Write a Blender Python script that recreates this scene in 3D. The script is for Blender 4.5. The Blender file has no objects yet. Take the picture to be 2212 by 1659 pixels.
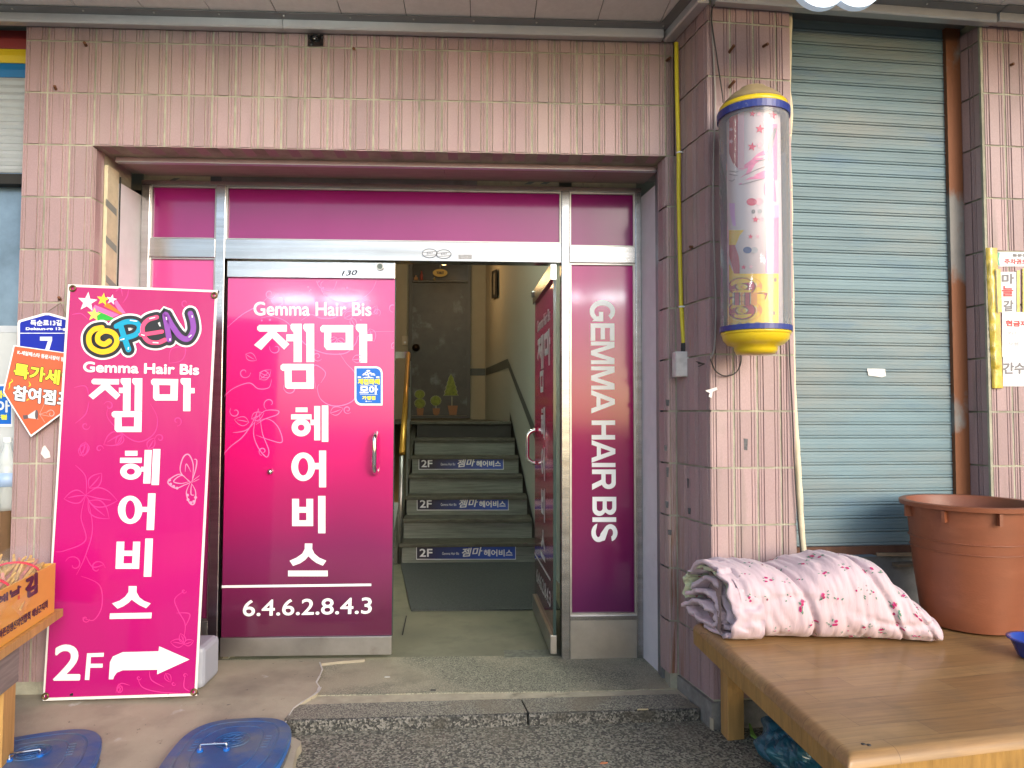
import bpy, bmesh, math, random
from mathutils import Vector, Matrix, noise
from mathutils.geometry import tessellate_polygon
S = bpy.context.scene
COL = S.collection
random.seed(7)
# ------------------------------------------------------------------ camera
FPX, CX, CY, PW = 1550.0, 1106.0, 829.5, 2212.0      # focal length in pixels of a 2212 px wide picture
YAW, PITCH, ROLL = math.radians(2.5), math.radians(2.4), math.radians(0.14)
CAM = Vector((0, -3.22, 1.221))
FW = Vector((math.sin(YAW)*math.cos(PITCH), math.cos(YAW)*math.cos(PITCH), math.sin(PITCH)))
RT0 = Vector((math.cos(YAW), -math.sin(YAW), 0)); UP0 = RT0.cross(FW)
RT = RT0*math.cos(ROLL)+UP0*math.sin(ROLL); UP = UP0*math.cos(ROLL)-RT0*math.sin(ROLL)
cd = bpy.data.cameras.new('camera'); cam = bpy.data.objects.new('camera', cd); COL.objects.link(cam)
cd.sensor_width = 36; cd.lens = 36*FPX/PW; cd.clip_start = 0.05; cd.clip_end = 500
M = Matrix((RT, UP, -FW)).transposed().to_4x4(); M.translation = CAM
cam.matrix_world = M; S.camera = cam
# ------------------------------------------------------------------ sky, sun, exposure
SUN_DIR = Vector((0.46, -0.82, 0.36)).normalized()     # towards the sun: front right
W = bpy.data.worlds.new('World'); S.world = W; W.use_nodes = True
nt = W.node_tree; bg = nt.nodes['Background']
sky = nt.nodes.new('ShaderNodeTexSky'); sky.sky_type = 'NISHITA'; sky.sun_disc = False
sky.sun_elevation = math.asin(SUN_DIR.z); sky.sun_rotation = math.atan2(SUN_DIR.x, SUN_DIR.y)
sky.air_density = 1.0; sky.dust_density = 1.5; sky.ozone_density = 1.0
nt.links.new(sky.outputs[0], bg.inputs[0]); bg.inputs[1].default_value = 0.15
sl = bpy.data.lights.new('sun', 'SUN'); sl.energy = 1.0; sl.angle = math.radians(30); sl.color = (1, .97, .93)
so = bpy.data.objects.new('sun', sl); COL.objects.link(so); so.rotation_euler = (-SUN_DIR).to_track_quat('-Z', 'Y').to_euler()
so.location = (4, -6, 6)
S.view_settings.view_transform = 'Standard'; S.view_settings.look = 'None'
S.view_settings.gamma = 1; S.view_settings.use_curve_mapping = False
S.view_settings.exposure = 0.98
S.cycles.max_bounces = 8; S.cycles.diffuse_bounces = 4; S.cycles.transparent_max_bounces = 12
S.cycles.sample_clamp_indirect = 6; S.cycles.caustics_reflective = False; S.cycles.caustics_refractive = False
try: S.cycles.use_denoising = True
except Exception: pass
# ------------------------------------------------------------------ pixel -> place
def ray(x, y): return FW + RT*((x-CX)/FPX) - UP*((y-CY)/FPX)
def hy(x, y, Y): d = ray(x, y); return CAM + d*((Y-CAM.y)/d.y)
def hz(x, y, Z): d = ray(x, y); return CAM + d*((Z-CAM.z)/d.z)
def hd(x, y, D): return CAM + ray(x, y)*D                       # D along the viewing axis
def proj(p):
    v = Vector(p)-CAM; k = v.dot(FW); return CX+FPX*v.dot(RT)/k, CY-FPX*v.dot(UP)/k
class Plane:
    def __init__(s, p, n):
        s.p = Vector(p); s.n = Vector(n).normalized()
        if s.n.dot(CAM-s.p) < 0: s.n = -s.n
    def __call__(s, x, y, lift=0):
        d = ray(x, y); t = (s.p+s.n*lift-CAM).dot(s.n)/d.dot(s.n); return CAM+d*t
def PY(Y): return Plane((0, Y, 0), (0, -1, 0))
def G(col, row): return lambda x, y: (col*553.0+x*.25, row*414.75+y*.25)
# ------------------------------------------------------------------ materials
MATS = {}
def mat(name, col=(.5,.5,.5), rough=.6, metal=0, spec=.5, var=0, vscale=6, bump=0, bscale=80, dirt=None, dscale=3, dlo=.55, dhi=.75,
        stretch=(1,1,1), rnd=0, coat=0, alpha=1, trans=0, emit=0, detail=6):
    if name in MATS: return MATS[name]
    m = bpy.data.materials.new(name); m.use_nodes = True; MATS[name] = m
    n = m.node_tree.nodes; L = m.node_tree.links; b = n['Principled BSDF']
    c4 = (*col, 1)
    b.inputs['Base Color'].default_value = c4; b.inputs['Roughness'].default_value = rough
    b.inputs['Metallic'].default_value = metal; b.inputs['Specular IOR Level'].default_value = spec
    b.inputs['Coat Weight'].default_value = coat; b.inputs['Coat Roughness'].default_value = .08
    b.inputs['Transmission Weight'].default_value = trans; b.inputs['Alpha'].default_value = alpha
    if emit: b.inputs['Emission Color'].default_value = c4; b.inputs['Emission Strength'].default_value = emit
    geo = n.new('ShaderNodeNewGeometry'); mp = n.new('ShaderNodeMapping'); mp.inputs['Scale'].default_value = stretch
    L.new(geo.outputs['Position'], mp.inputs['Vector']); out = None
    def nz(scale, det=detail, rg=.6):
        t = n.new('ShaderNodeTexNoise'); t.inputs['Scale'].default_value = scale; t.inputs['Detail'].default_value = det
        t.inputs['Roughness'].default_value = rg; L.new(mp.outputs[0], t.inputs['Vector']); return t.outputs['Fac']
    def mixc(fac, a, bb, blend='MIX'):
        x = n.new('ShaderNodeMix'); x.data_type = 'RGBA'; x.blend_type = blend
        (L.new(fac, x.inputs['Factor']) if hasattr(fac, 'is_linked') else x.inputs['Factor'].__setattr__('default_value', fac))
        for s, v in ((x.inputs[6], a), (x.inputs[7], bb)):
            L.new(v, s) if hasattr(v, 'is_linked') else s.__setattr__('default_value', v)
        return x.outputs[2]
    def ramp(f, lo, hi):
        r = n.new('ShaderNodeMapRange'); r.inputs[1].default_value = lo; r.inputs[2].default_value = hi; L.new(f, r.inputs[0]); return r.outputs[0]
    cur = c4
    if var:
        cur = mixc(ramp(nz(vscale), .3, .7), tuple(v*(1-var) for v in col)+(1,), tuple(min(1, v*(1+var)) for v in col)+(1,))
    if rnd:
        oi = n.new('ShaderNodeObjectInfo'); r = n.new('ShaderNodeMapRange'); r.inputs[3].default_value = 1-rnd; r.inputs[4].default_value = 1+rnd
        L.new(oi.outputs['Random'], r.inputs[0]); cb = n.new('ShaderNodeCombineColor')
        for k in range(3): L.new(r.outputs[0], cb.inputs[k])
        cur = mixc(1.0, cur, cb.outputs[0], 'MULTIPLY')
    for dd in (dirt if isinstance(dirt, list) else [dirt] if dirt else []):
        if len(dd) == 3: dd = (dd, dscale, dlo, dhi)
        cur = mixc(ramp(nz(dd[1]), dd[2], dd[3]), cur, (*dd[0], 1))
    if hasattr(cur, 'is_linked'): L.new(cur, b.inputs['Base Color'])
    if bump:
        bp = n.new('ShaderNodeBump'); bp.inputs['Strength'].default_value = bump; bp.inputs['Distance'].default_value = .004
        L.new(nz(bscale, 3), bp.inputs['Height']); L.new(bp.outputs[0], b.inputs['Normal'])
    m['out'] = 1
    return m
def speckle(name, base, dots, scale=160, rough=.7, bump=.3, big=None, bigscale=1.2, lo=.52, hi=.62, big2=None):
    """fine grained stone: chips of several tones"""
    if name in MATS: return MATS[name]
    m = mat(name, base, rough); n = m.node_tree.nodes; L = m.node_tree.links; b = n['Principled BSDF']
    geo = n.new('ShaderNodeNewGeometry')
    v = n.new('ShaderNodeTexVoronoi'); v.inputs['Scale'].default_value = scale; L.new(geo.outputs['Position'], v.inputs['Vector'])
    sep = n.new('ShaderNodeSeparateColor'); L.new(v.outputs['Color'], sep.inputs[0])
    cr = n.new('ShaderNodeValToRGB'); L.new(sep.outputs[0], cr.inputs[0]); e = cr.color_ramp.elements
    cr.color_ramp.interpolation = 'CONSTANT'
    cols = [base]+dots
    while len(e) < len(cols): e.new(.5)
    for i, c in enumerate(cols): e[i].position = i/len(cols) if i else 0; e[i].color = (*c, 1)
    cur = cr.outputs[0]
    for c, sc, lo_, hi_ in ([(big, bigscale, lo, hi)] if big else [])+([big2] if big2 else []):
        t = n.new('ShaderNodeTexNoise'); t.inputs['Scale'].default_value = sc; t.inputs['Detail'].default_value = 7
        L.new(geo.outputs['Position'], t.inputs['Vector'])
        r = n.new('ShaderNodeMapRange'); r.inputs[1].default_value = lo_; r.inputs[2].default_value = hi_; r.inputs[4].default_value = .85; L.new(t.outputs['Fac'], r.inputs[0])
        x = n.new('ShaderNodeMix'); x.data_type = 'RGBA'; L.new(r.outputs[0], x.inputs['Factor']); L.new(cur, x.inputs[6]); x.inputs[7].default_value = (*c, 1); cur = x.outputs[2]
    L.new(cur, b.inputs['Base Color'])
    bp = n.new('ShaderNodeBump'); bp.inputs['Strength'].default_value = bump; bp.inputs['Distance'].default_value = .006
    L.new(v.outputs['Distance'], bp.inputs['Height']); L.new(bp.outputs[0], b.inputs['Normal'])
    return m
def zgrad(name, stops, rough=.2, axis='Z', spec=.5, coat=0, bump=0):
    """a print whose colours run down the sheet: stops are (height in metres, colour)"""
    if name in MATS: return MATS[name]
    m = mat(name, stops[0][1], rough, spec=spec, coat=coat); n = m.node_tree.nodes; L = m.node_tree.links; b = n['Principled BSDF']
    geo = n.new('ShaderNodeNewGeometry'); sp = n.new('ShaderNodeSeparateXYZ'); L.new(geo.outputs['Position'], sp.inputs[0])
    lo, hi = min(s[0] for s in stops), max(s[0] for s in stops)
    nz = n.new('ShaderNodeTexNoise'); nz.inputs['Scale'].default_value = 1.3; nz.inputs['Detail'].default_value = 2; L.new(geo.outputs['Position'], nz.inputs['Vector'])
    ma = n.new('ShaderNodeMath'); ma.operation = 'MULTIPLY_ADD'; L.new(nz.outputs['Fac'], ma.inputs[0]); ma.inputs[1].default_value = .35; L.new(sp.outputs[2], ma.inputs[2])
    r = n.new('ShaderNodeMapRange'); r.inputs[1].default_value = lo+.17; r.inputs[2].default_value = hi+.17; L.new(ma.outputs[0], r.inputs[0])
    cr = n.new('ShaderNodeValToRGB'); L.new(r.outputs[0], cr.inputs[0]); e = cr.color_ramp.elements
    ss = sorted(stops)
    while len(e) < len(ss): e.new(.5)
    for i, (z, c) in enumerate(ss): e[i].position = (z-lo)/(hi-lo); e[i].color = (*c, 1)
    L.new(cr.outputs[0], b.inputs['Base Color'])
    if bump:
        t = n.new('ShaderNodeTexNoise'); t.inputs['Scale'].default_value = 4; mp = n.new('ShaderNodeMapping'); mp.inputs['Scale'].default_value = (3, 3, .5)
        L.new(geo.outputs['Position'], mp.inputs[0]); L.new(mp.outputs[0], t.inputs['Vector'])
        bp = n.new('ShaderNodeBump'); bp.inputs['Strength'].default_value = bump; bp.inputs['Distance'].default_value = .03; L.new(t.outputs['Fac'], bp.inputs['Height'])
        L.new(bp.outputs[0], b.inputs['Normal']); L.new(bp.outputs[0], b.inputs['Coat Normal'])
    return m
# ------------------------------------------------------------------ objects
BASE = {}
def base_of(o):
    while o is not None and o.parent is not None: o = o.parent
    return BASE.get(o.name, Vector()) if o else Vector()
def tag(o, label=None, cat=None, group=None, kind=None):
    for k, v in (('label', label), ('category', cat), ('group', group), ('kind', kind)):
        if v: o[k] = v
    return o
def thing(name, base, label, cat, group=None):
    o = bpy.data.objects.new(name, None); COL.objects.link(o); o.location = Vector(base); o.empty_display_size = .1
    BASE[o.name] = Vector(base); return tag(o, label, cat, group)
def link_mesh(name, me, m, parent=None, loc=None, rot=None):
    o = bpy.data.objects.new(name, me); COL.objects.link(o)
    if m and not me.materials: me.materials.append(m)
    if parent: o.parent = parent
    if loc is not None: o.location = loc
    if rot is not None: o.rotation_euler = rot
    return o
def obj(name, verts, faces, m, parent=None, smooth=False):
    """one mesh object from world coordinates"""
    b = base_of(parent) if parent else Vector()
    me = bpy.data.meshes.new(name); me.from_pydata([tuple(Vector(v)-b) for v in verts], [], faces); me.update()
    if smooth:
        for p in me.polygons: p.use_smooth = True
    o = link_mesh(name, me, m, parent)
    if not parent:
        c = sum((Vector(v.co) for v in me.vertices), Vector())/max(1, len(me.vertices)); c.z = min(v.co.z for v in me.vertices)
        for v in me.vertices: v.co -= c
        o.location = c; BASE[o.name] = c
    return o
class MB:
    """collects shapes for ONE object"""
    def __init__(s): s.v = []; s.f = []
    def add(s, vs, fs):
        k = len(s.v); s.v += [Vector(v) for v in vs]; s.f += [tuple(i+k for i in f) for f in fs]; return s
    def hexa(s, a, b):   # two quads (bottom ring a, top ring b)
        return s.add(list(a)+list(b), [(3,2,1,0), (4,5,6,7)]+[(i, (i+1) % 4, (i+1) % 4+4, i+4) for i in range(4)])
    def box(s, lo, hi):
        x0, y0, z0 = lo; x1, y1, z1 = hi
        return s.hexa([(x0,y0,z0),(x1,y0,z0),(x1,y1,z0),(x0,y1,z0)], [(x0,y0,z1),(x1,y0,z1),(x1,y1,z1),(x0,y1,z1)])
    def obox(s, c, ax, ay, az):   # centre and three half axes
        c, ax, ay, az = map(Vector, (c, ax, ay, az))
        return s.hexa([c-ax-ay-az, c+ax-ay-az, c+ax+ay-az, c-ax+ay-az], [c-ax-ay+az, c+ax-ay+az, c+ax+ay+az, c-ax+ay+az])
    def prism(s, loop, off):
        n = len(loop); off = Vector(off); a = [Vector(p) for p in loop]
        return s.add(a+[p+off for p in a], [tuple(range(n-1, -1, -1)), tuple(range(n, 2*n))]+[(i, (i+1) % n, (i+1) % n+n, i+n) for i in range(n)])
    def tube(s, pts, r, seg=8, cap=True):
        pts = [Vector(p) for p in pts]; n = len(pts); rings = []; prev = None
        for i, p in enumerate(pts):
            d = (pts[min(i+1, n-1)]-pts[max(i-1, 0)]).normalized()
            if prev is None: u = d.cross(Vector((0,0,1)) if abs(d.z) < .9 else Vector((1,0,0))).normalized()
            else: u = (prev-d*prev.dot(d)).normalized()
            prev = u; w = d.cross(u); rr = r[i] if isinstance(r, (list, tuple)) else r
            rings.append([p+(u*math.cos(2*math.pi*k/seg)+w*math.sin(2*math.pi*k/seg))*rr for k in range(seg)])
        vs = [v for g in rings for v in g]; fs = []
        for i in range(n-1):
            for k in range(seg): fs.append((i*seg+k, i*seg+(k+1) % seg, (i+1)*seg+(k+1) % seg, (i+1)*seg+k))
        if cap: fs += [tuple(range(seg-1, -1, -1)), tuple(range((n-1)*seg, n*seg))]
        return s.add(vs, fs)
    def lathe(s, c, prof, seg=32, axis=None, closed=False):   # prof: (radius, height)
        c = Vector(c); vs = []; fs = []
        for r, h in prof:
            for k in range(seg): a = 2*math.pi*k/seg; vs.append(c+Vector((r*math.cos(a), r*math.sin(a), h)))
        for i in range(len(prof)-1):
            for k in range(seg): fs.append((i*seg+k, i*seg+(k+1) % seg, (i+1)*seg+(k+1) % seg, (i+1)*seg+k))
        if prof[0][0] > 1e-4: fs.append(tuple(range(seg-1, -1, -1)))
        if prof[-1][0] > 1e-4: fs.append(tuple(range((len(prof)-1)*seg, len(prof)*seg)))
        return s.add(vs, fs)
    def loops(s, loops, plane, lift=0, pxf=None):   # flat shape given in picture pixels, first loop outer, others holes
        P = [[plane(*(pxf(*p) if pxf else p), lift) for p in lp] for lp in loops]
        tris = tessellate_polygon(P); flat = [p for lp in P for p in lp]
        out = []
        for t in tris:
            a, b, c = (flat[i] for i in t)
            out.append(t if (b-a).cross(c-a).dot(plane.n) > 0 else t[::-1])
        return s.add(flat, out)
    def build(s, name, m, parent=None, smooth=False, bevel=0):
        o = obj(name, s.v, s.f, m, parent, smooth)
        if bevel:
            md = o.modifiers.new('bevel', 'BEVEL'); md.width = bevel; md.segments = 2; md.limit_method = 'ANGLE'
        return o
def rc(x0, y0, x1, y1): return [[(x0,y0),(x1,y0),(x1,y1),(x0,y1)]]
def ell(cx, cy, rx, ry, n=28): return [(cx+rx*math.cos(2*math.pi*k/n), cy+ry*math.sin(2*math.pi*k/n)) for k in range(n)]
def ring(cx, cy, rx, ry, ix, iy, n=28, icx=None): return [ell(cx, cy, rx, ry, n), ell(icx or cx, cy, ix, iy, n)]
def star(cx, cy, r, rot=0, k=.42): return [(cx+(r if i % 2 == 0 else r*k)*math.sin(rot+i*math.pi/5), cy-(r if i % 2 == 0 else r*k)*math.cos(rot+i*math.pi/5)) for i in range(10)]
def catmull(pts, n=8):
    P = [Vector(p) for p in pts]; out = []
    for i in range(len(P)-1):
        a, b, c, d = P[max(i-1,0)], P[i], P[i+1], P[min(i+2,len(P)-1)]
        for k in range(n):
            t = k/n; out.append(.5*((2*b)+(c-a)*t+(2*a-5*b+4*c-d)*t*t+(3*b-a-3*c+d)*t*t*t))
    return out+[P[-1]]
def stroke(mb, pts, w, plane, lift, pxf=None, n=8, taper=False, caps=True):
    """flat ribbon along a path given in picture pixels"""
    q = catmull([(p[0], p[1]) for p in pts], n) if n > 1 else [Vector(p) for p in pts]
    m = len(q); L = []; R = []
    for i in range(m):
        d = q[min(i+1, m-1)]-q[max(i-1, 0)]
        if d.length < 1e-6: d = Vector((1, 0))
        d.normalize(); nn = Vector((-d.y, d.x)); ww = w*.5*((.25+.75*math.sin(math.pi*min(.98, max(.02, i/(m-1))))) if taper else 1)
        L.append(q[i]+nn*ww); R.append(q[i]-nn*ww)
    vs = []; fs = []
    T = lambda p: plane(*(pxf(p.x, p.y) if pxf else (p.x, p.y)), lift)
    vs = [T(p) for p in L]+[T(p) for p in R]
    for i in range(m-1): fs.append((i, i+1, m+i+1, m+i))
    mb.add(vs, fs)
    if caps and not taper:
        for p in (q[0], q[-1]): mb.loops([[(p.x+w*.5*math.cos(2*math.pi*k/14), p.y+w*.5*math.sin(2*math.pi*k/14)) for k in range(14)]], plane, lift+.00006, pxf)
TXT = {}
def text_mesh(body):
    if body in TXT: return TXT[body]
    cu = bpy.data.curves.new('t', 'FONT'); cu.body = body; cu.resolution_u = 5
    ob = bpy.data.objects.new('t', cu); COL.objects.link(ob)
    dg = bpy.context.evaluated_depsgraph_get(); me = bpy.data.meshes.new_from_object(ob.evaluated_get(dg))
    vs = [v.co.copy() for v in me.vertices]; fs = [tuple(p.vertices) for p in me.polygons]
    bpy.data.objects.remove(ob); bpy.data.curves.remove(cu); bpy.data.meshes.remove(me)
    x0 = min(v.x for v in vs); x1 = max(v.x for v in vs); y0 = min(v.y for v in vs); y1 = max(v.y for v in vs)
    TXT[body] = ([((v.x-x0)/(x1-x0), (v.y-y0)/(y1-y0)) for v in vs], fs); return TXT[body]
def text_px(mb, body, bl, br, tl, plane, lift=.001, bold=0, pxf=None):
    """writing fitted to a box given by three corners in picture pixels; bold in pixels"""
    vs, fs = text_mesh(body); bl, br, tl = Vector(bl), Vector(br), Vector(tl); U, V = br-bl, tl-bl
    offs = [(0, 0)]
    if bold: offs += [(bold*math.cos(a), bold*math.sin(a)) for a in [k*math.pi/4 for k in range(8)]]
    for j, (dx, dy) in enumerate(offs):
        out = []
        for u, v in vs:
            p = bl+U*u+V*v; q = (p.x+dx, p.y+dy); out.append(plane(*(pxf(*q) if pxf else q), lift+j*.00004))
        f2 = []
        for f in fs:
            a, b, c = (out[i] for i in f[:3]); f2.append(f if (b-a).cross(c-a).dot(plane.n) >= 0 else f[::-1])
        mb.add(out, f2)
    return mb
def txt(name, m, parent, *a, **k): return text_px(MB(), *a, **k).build(name, m, parent)
def sheet(name, pts, m, parent=None, z=None): return obj(name, pts, [tuple(range(len(pts)))], m, parent)
# ------------------------------------------------------------------ colours and materials
def lin(h):
    h = h.lstrip('#'); v = [int(h[i:i+2], 16)/255 for i in (0, 2, 4)]
    return tuple(x/12.92 if x <= .04045 else ((x+.055)/1.055)**2.4 for x in v)
TILE = mat('pink_glazed_tile', (.345,.232,.236), .45, var=.10, vscale=220, rnd=.12, bump=.12, bscale=300,
           dirt=[((.27,.19,.175), 1.1, .55, .85), ((.20,.16,.14), 5, .62, .85)], stretch=(1,1,.55))
def tile_stains():   # rust runs down the inner corner, rust flecks, mineral bloom
    n = TILE.node_tree.nodes; L = TILE.node_tree.links; b_ = n['Principled BSDF']; cur = b_.inputs['Base Color'].links[0].from_socket
    geo = n.new('ShaderNodeNewGeometry'); sp = n.new('ShaderNodeSeparateXYZ'); L.new(geo.outputs['Position'], sp.inputs[0])
    def mth(op, a, c, d=None):
        x = n.new('ShaderNodeMath'); x.operation = op
        for i, q in enumerate((a, c, d)):
            if q is not None: (L.new(q, x.inputs[i]) if hasattr(q, 'is_linked') else x.inputs[i].__setattr__('default_value', q))
        return x.outputs[0]
    def rng(f, lo, hi, a=0, c=1):
        r = n.new('ShaderNodeMapRange'); r.inputs[1].default_value = lo; r.inputs[2].default_value = hi; r.inputs[3].default_value = a; r.inputs[4].default_value = c; L.new(f, r.inputs[0]); return r.outputs[0]
    def nz(sc, st):
        mp = n.new('ShaderNodeMapping'); mp.inputs['Scale'].default_value = st; L.new(geo.outputs['Position'], mp.inputs[0]); t = n.new('ShaderNodeTexNoise'); t.inputs['Scale'].default_value = sc; t.inputs['Detail'].default_value = 6; L.new(mp.outputs[0], t.inputs['Vector']); return t.outputs['Fac']
    dx = mth('ABSOLUTE', mth('SUBTRACT', sp.outputs[0], .872), 0); strip_ = mth('MULTIPLY', mth('MULTIPLY', rng(dx, .012, .034, 1, 0), rng(sp.outputs[2], 1.25, .7, 0, 1)), rng(nz(22, (4,4,.25)), .42, .60))
    runs = mth('MULTIPLY', rng(nz(16, (3,3,.28)), .66, .74), rng(nz(1.7, (1,1,1)), .5, .62))
    def mix(f, c, k=.8):
        nonlocal cur
        x = n.new('ShaderNodeMix'); x.data_type = 'RGBA'; L.new(mth('MULTIPLY', f, k), x.inputs[0]); L.new(cur, x.inputs[6]); x.inputs[7].default_value = (*c, 1); cur = x.outputs[2]
    mix(rng(nz(2.2, (1,1,.4)), .50, .72), (.42,.34,.30), .5)
    mix(runs, (.34,.16,.055)); mix(strip_, (.22,.085,.03)); mix(rng(nz(9, (2.5,2.5,.22)), .60, .76), (.15,.125,.11), .5)
    L.new(cur, b_.inputs['Base Color'])
tile_stains()
GROUT = mat('mossy_grout', (.37,.355,.275), .95, var=.3, vscale=9, bump=.6, bscale=120, dirt=[((.20,.19,.15), 2.2, .5, .75)])
STEEL = mat('brushed_steel', (.47,.47,.48), .22, 1, var=.16, vscale=3, bump=.05, bscale=40, stretch=(.35,1,9), dirt=[((.33,.32,.31), 1.6, .5, .75)])
STEELD = mat('dull_steel', (.42,.41,.40), .38, 1, var=.15, vscale=6, bump=.06, bscale=60, dirt=[((.25,.21,.17), 5, .6, .8)])
CHROME = mat('polished_steel', (.78,.78,.78), .08, 1)
ALU = mat('grey_trim_metal', (.62,.63,.66), .34, .45, var=.05, vscale=12)
ALUD = mat('grey_trim_dark', (.22,.225,.235), .45, .5, var=.1)
PANEL = mat('soffit_panel_paint', (.76,.74,.74), .5, var=.05, vscale=40, dirt=[((.66,.64,.63), 3, .55, .8)])
BLACK = mat('black_rubber', (.012,.012,.013), .6)
DARK = mat('dark_void', (.02,.02,.02), .9)
WHITEP = mat('white_vinyl', (.80,.82,.84), .28, coat=.3)
JAMB = mat('white_jamb_board', (.70,.68,.72), .55, var=.05, vscale=12, dirt=[((.45,.42,.40), 14, .66, .8)])
CREAM = mat('cream_foam_sheet', (.66,.60,.42), .7, var=.12, vscale=20, dirt=[((.30,.22,.12), 12, .6, .75)])
RUST = mat('rust', (.16,.065,.03), .85, var=.45, vscale=60, bump=.5, bscale=150)
WOODB = mat('brown_soffit_board', (.36,.30,.245), .6, var=.12, vscale=8, stretch=(1,5,5))
PINKBAR = mat('pinkish_metal_bar', (.50,.36,.39), .35, .4, var=.08, vscale=10)
# ------------------------------------------------------------------ ribbed tiles
RIB = [(.036,.006),(.046,.0016),(.10,.0016),(.112,.0042),(.13,.0042),(.145,.0014),(.215,.0014),(.23,.0048),(.247,.0048),(.262,0),
       (.70,0),(.715,.0048),(.732,.0048),(.747,.0014),(.82,.0014),(.835,.0042),(.853,.0042),(.868,.0016),(.950,.0016),(.960,.006)]
TM = {}
def tile_mesh(w, h, full=.1029, start=0.0):
    k = (round(w, 4), round(h, 4), round(start, 3))
    if k in TM: return TM[k]
    s0 = start; s1 = start+w/full
    pr = [(u, d) for u, d in RIB if s0+.01 < u < s1-.01]
    if w/full < .97 or start > 0:
        e0 = s0+.02; e1 = min(s1, 1)-.02
        pr = [(e0, .006), (e0+.004, .002)]+[p for p in pr if e0+.01 < p[0] < e1-.01]+[(e1-.004, .002), (e1, .006)]
    P = [((u-s0)*full, d) for u, d in pr]
    g = .0042; vs = [(x, d, g) for x, d in P]+[(x, d, h-g) for x, d in P]; n = len(P)
    fs = [(i, i+1, n+i+1, n+i) for i in range(n-1)]+[tuple(range(n-1, -1, -1)), tuple(range(n, 2*n))]
    me = bpy.data.meshes.new('tile'); me.from_pydata(vs, [], fs); me.update(); me.materials.append(TILE); TM[k] = me; return me
def tile_field(parent, O, ang, spans, rows, tilt=0):
    """tiles on a vertical face: O its lower left corner line, ang its heading; spans [(u, width, start)], rows [(z0, z1)]"""
    b = base_of(parent); U = Vector((math.cos(ang), math.sin(ang), 0))
    for z0, z1 in rows:
        for u, w, st in spans:
            p = Vector((O[0], O[1], 0))+U*u+Vector((0, 0, z0))
            o = link_mesh('tile', tile_mesh(w, z1-z0, start=st), None, parent, p-b, (0, 0, ang))
ROWH = .2348; Z0 = 2.410
ZR = [Z0+ROWH*k for k in range(-10, 3)]+[2.955]          # bottom .062 ... 2.88, top under the canopy trim
ROWS = [(ZR[i], ZR[i+1]) for i in range(len(ZR)-1)]
LOWROWS = ROWS[:10]; TOPROWS = ROWS[10:]
PIT = .1029; XL = -2.034; XLR = XL+3*PIT; XRR = .846; XC = .886; YP1 = -.30
PA = Vector((XC, 0, 0)); PB = hy(1531, 522, YP1); PB.z = 0   # return wall runs from PA to PB
SA = math.radians(4.5)                                      # heading of the right-hand frontage
SU = Vector((math.cos(SA), math.sin(SA), 0)); SN = Vector((math.sin(SA), -math.cos(SA), 0))
def SP(off=0): return Plane(PB-SN*off, SN)                   # frontage plane, pushed back by off
def su(p): return (Vector(p)-PB).dot(SU)
# main tiled wall: left pillar, lintel and right strip
wall = thing('tiled_wall', (-1.2, .1, 0), 'pink ribbed tile wall over and left of the salon entrance', 'wall')
mb = MB()
mb.box((XL+.004, .0045, -.1), (XLR-.004, .36, Z0)).box((XL+.004, .0045, Z0), (XC-.001, .38, 3.1)).box((XRR+.006, .0045, -.02), (XC+.02, .10, Z0))
mb.build('grout', GROUT, wall)
tile_field(wall, (XL, 0), 0, [(PIT*k, PIT, 0) for k in range(3)], LOWROWS)
tile_field(wall, (XL, 0), 0, [(PIT*k, PIT, 0) for k in range(28)]+[(PIT*28, XC-XL-PIT*28, 0)], TOPROWS)
tile_field(wall, (XRR, 0), 0, [(0, XC-XRR, .6)], LOWROWS)
REV = .105
aL = math.pi/2                                             # left reveal: faces right
tile_field(wall, (XLR-.0005, .004), aL, [(0, REV, 0)], LOWROWS)
aR = -math.pi/2-math.radians(-8)                            # right reveal faces left, slightly splayed
tile_field(wall, (XRR-.016, REV), aR, [(0, REV, 0)], LOWROWS)
b = base_of(wall)
for k in range(3, 28):                                      # soffit tiles on edge
    x = XL+PIT*k
    o = link_mesh('tile', tile_mesh(PIT, REV), None, wall, Vector((x, .002, Z0-.0005))-b, (math.radians(-90), 0, 0)); 
    o.rotation_euler = (math.radians(90), 0, 0); o.location = Vector((x, REV, Z0-.001))-b
# the return and pillar to the right
pillar = thing('tiled_pillar', PB+Vector((.18, .05, -.05)), 'pink ribbed tile pillar carrying the barber pole', 'pillar')
mb = MB()
uP1 = .372; PBR = PB+SU*uP1
e = .0065
mb.prism([PA+Vector((.006,.02,-.05)), PB+Vector((.0065,.0055,-.05)), PBR+Vector((-.004,.0048,-.05)), PBR-SN*.3+Vector((-.004,0,-.05)), Vector((XC+.01,.3,-.05))], (0,0,3.1))
mb.build('grout', GROUT, pillar)
rv = PB-PA; rl = rv.length; ra = math.atan2(rv.y, rv.x)
tile_field(pillar, PA, ra, [(0, rl/3, 0), (rl/3, rl/3, 0), (2*rl/3, rl/3, 0)], ROWS)
w1 = .1062
tile_field(pillar, PB, SA, [(0, .1029, 0), (.1029, .1029, 0), (.2058, .1029, 0), (.3087, uP1-.3087, 0)], ROWS)
# low render skirting of the pillar
SKIRT = mat('grey_cement_skirting', (.20,.19,.175), .95, var=.35, vscale=14, bump=.8, bscale=60)
mb = MB(); mb.prism([PA+Vector((-.004,.0,-.06)), PB+Vector((-.008,-.008,-.06)), PBR+Vector((0,-.008,-.06)), PBR+Vector((0,.1,-.06)), PA+Vector((.1,.1,-.06))], (0,0,.117))
mb.build('skirting', SKIRT, pillar)
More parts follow.
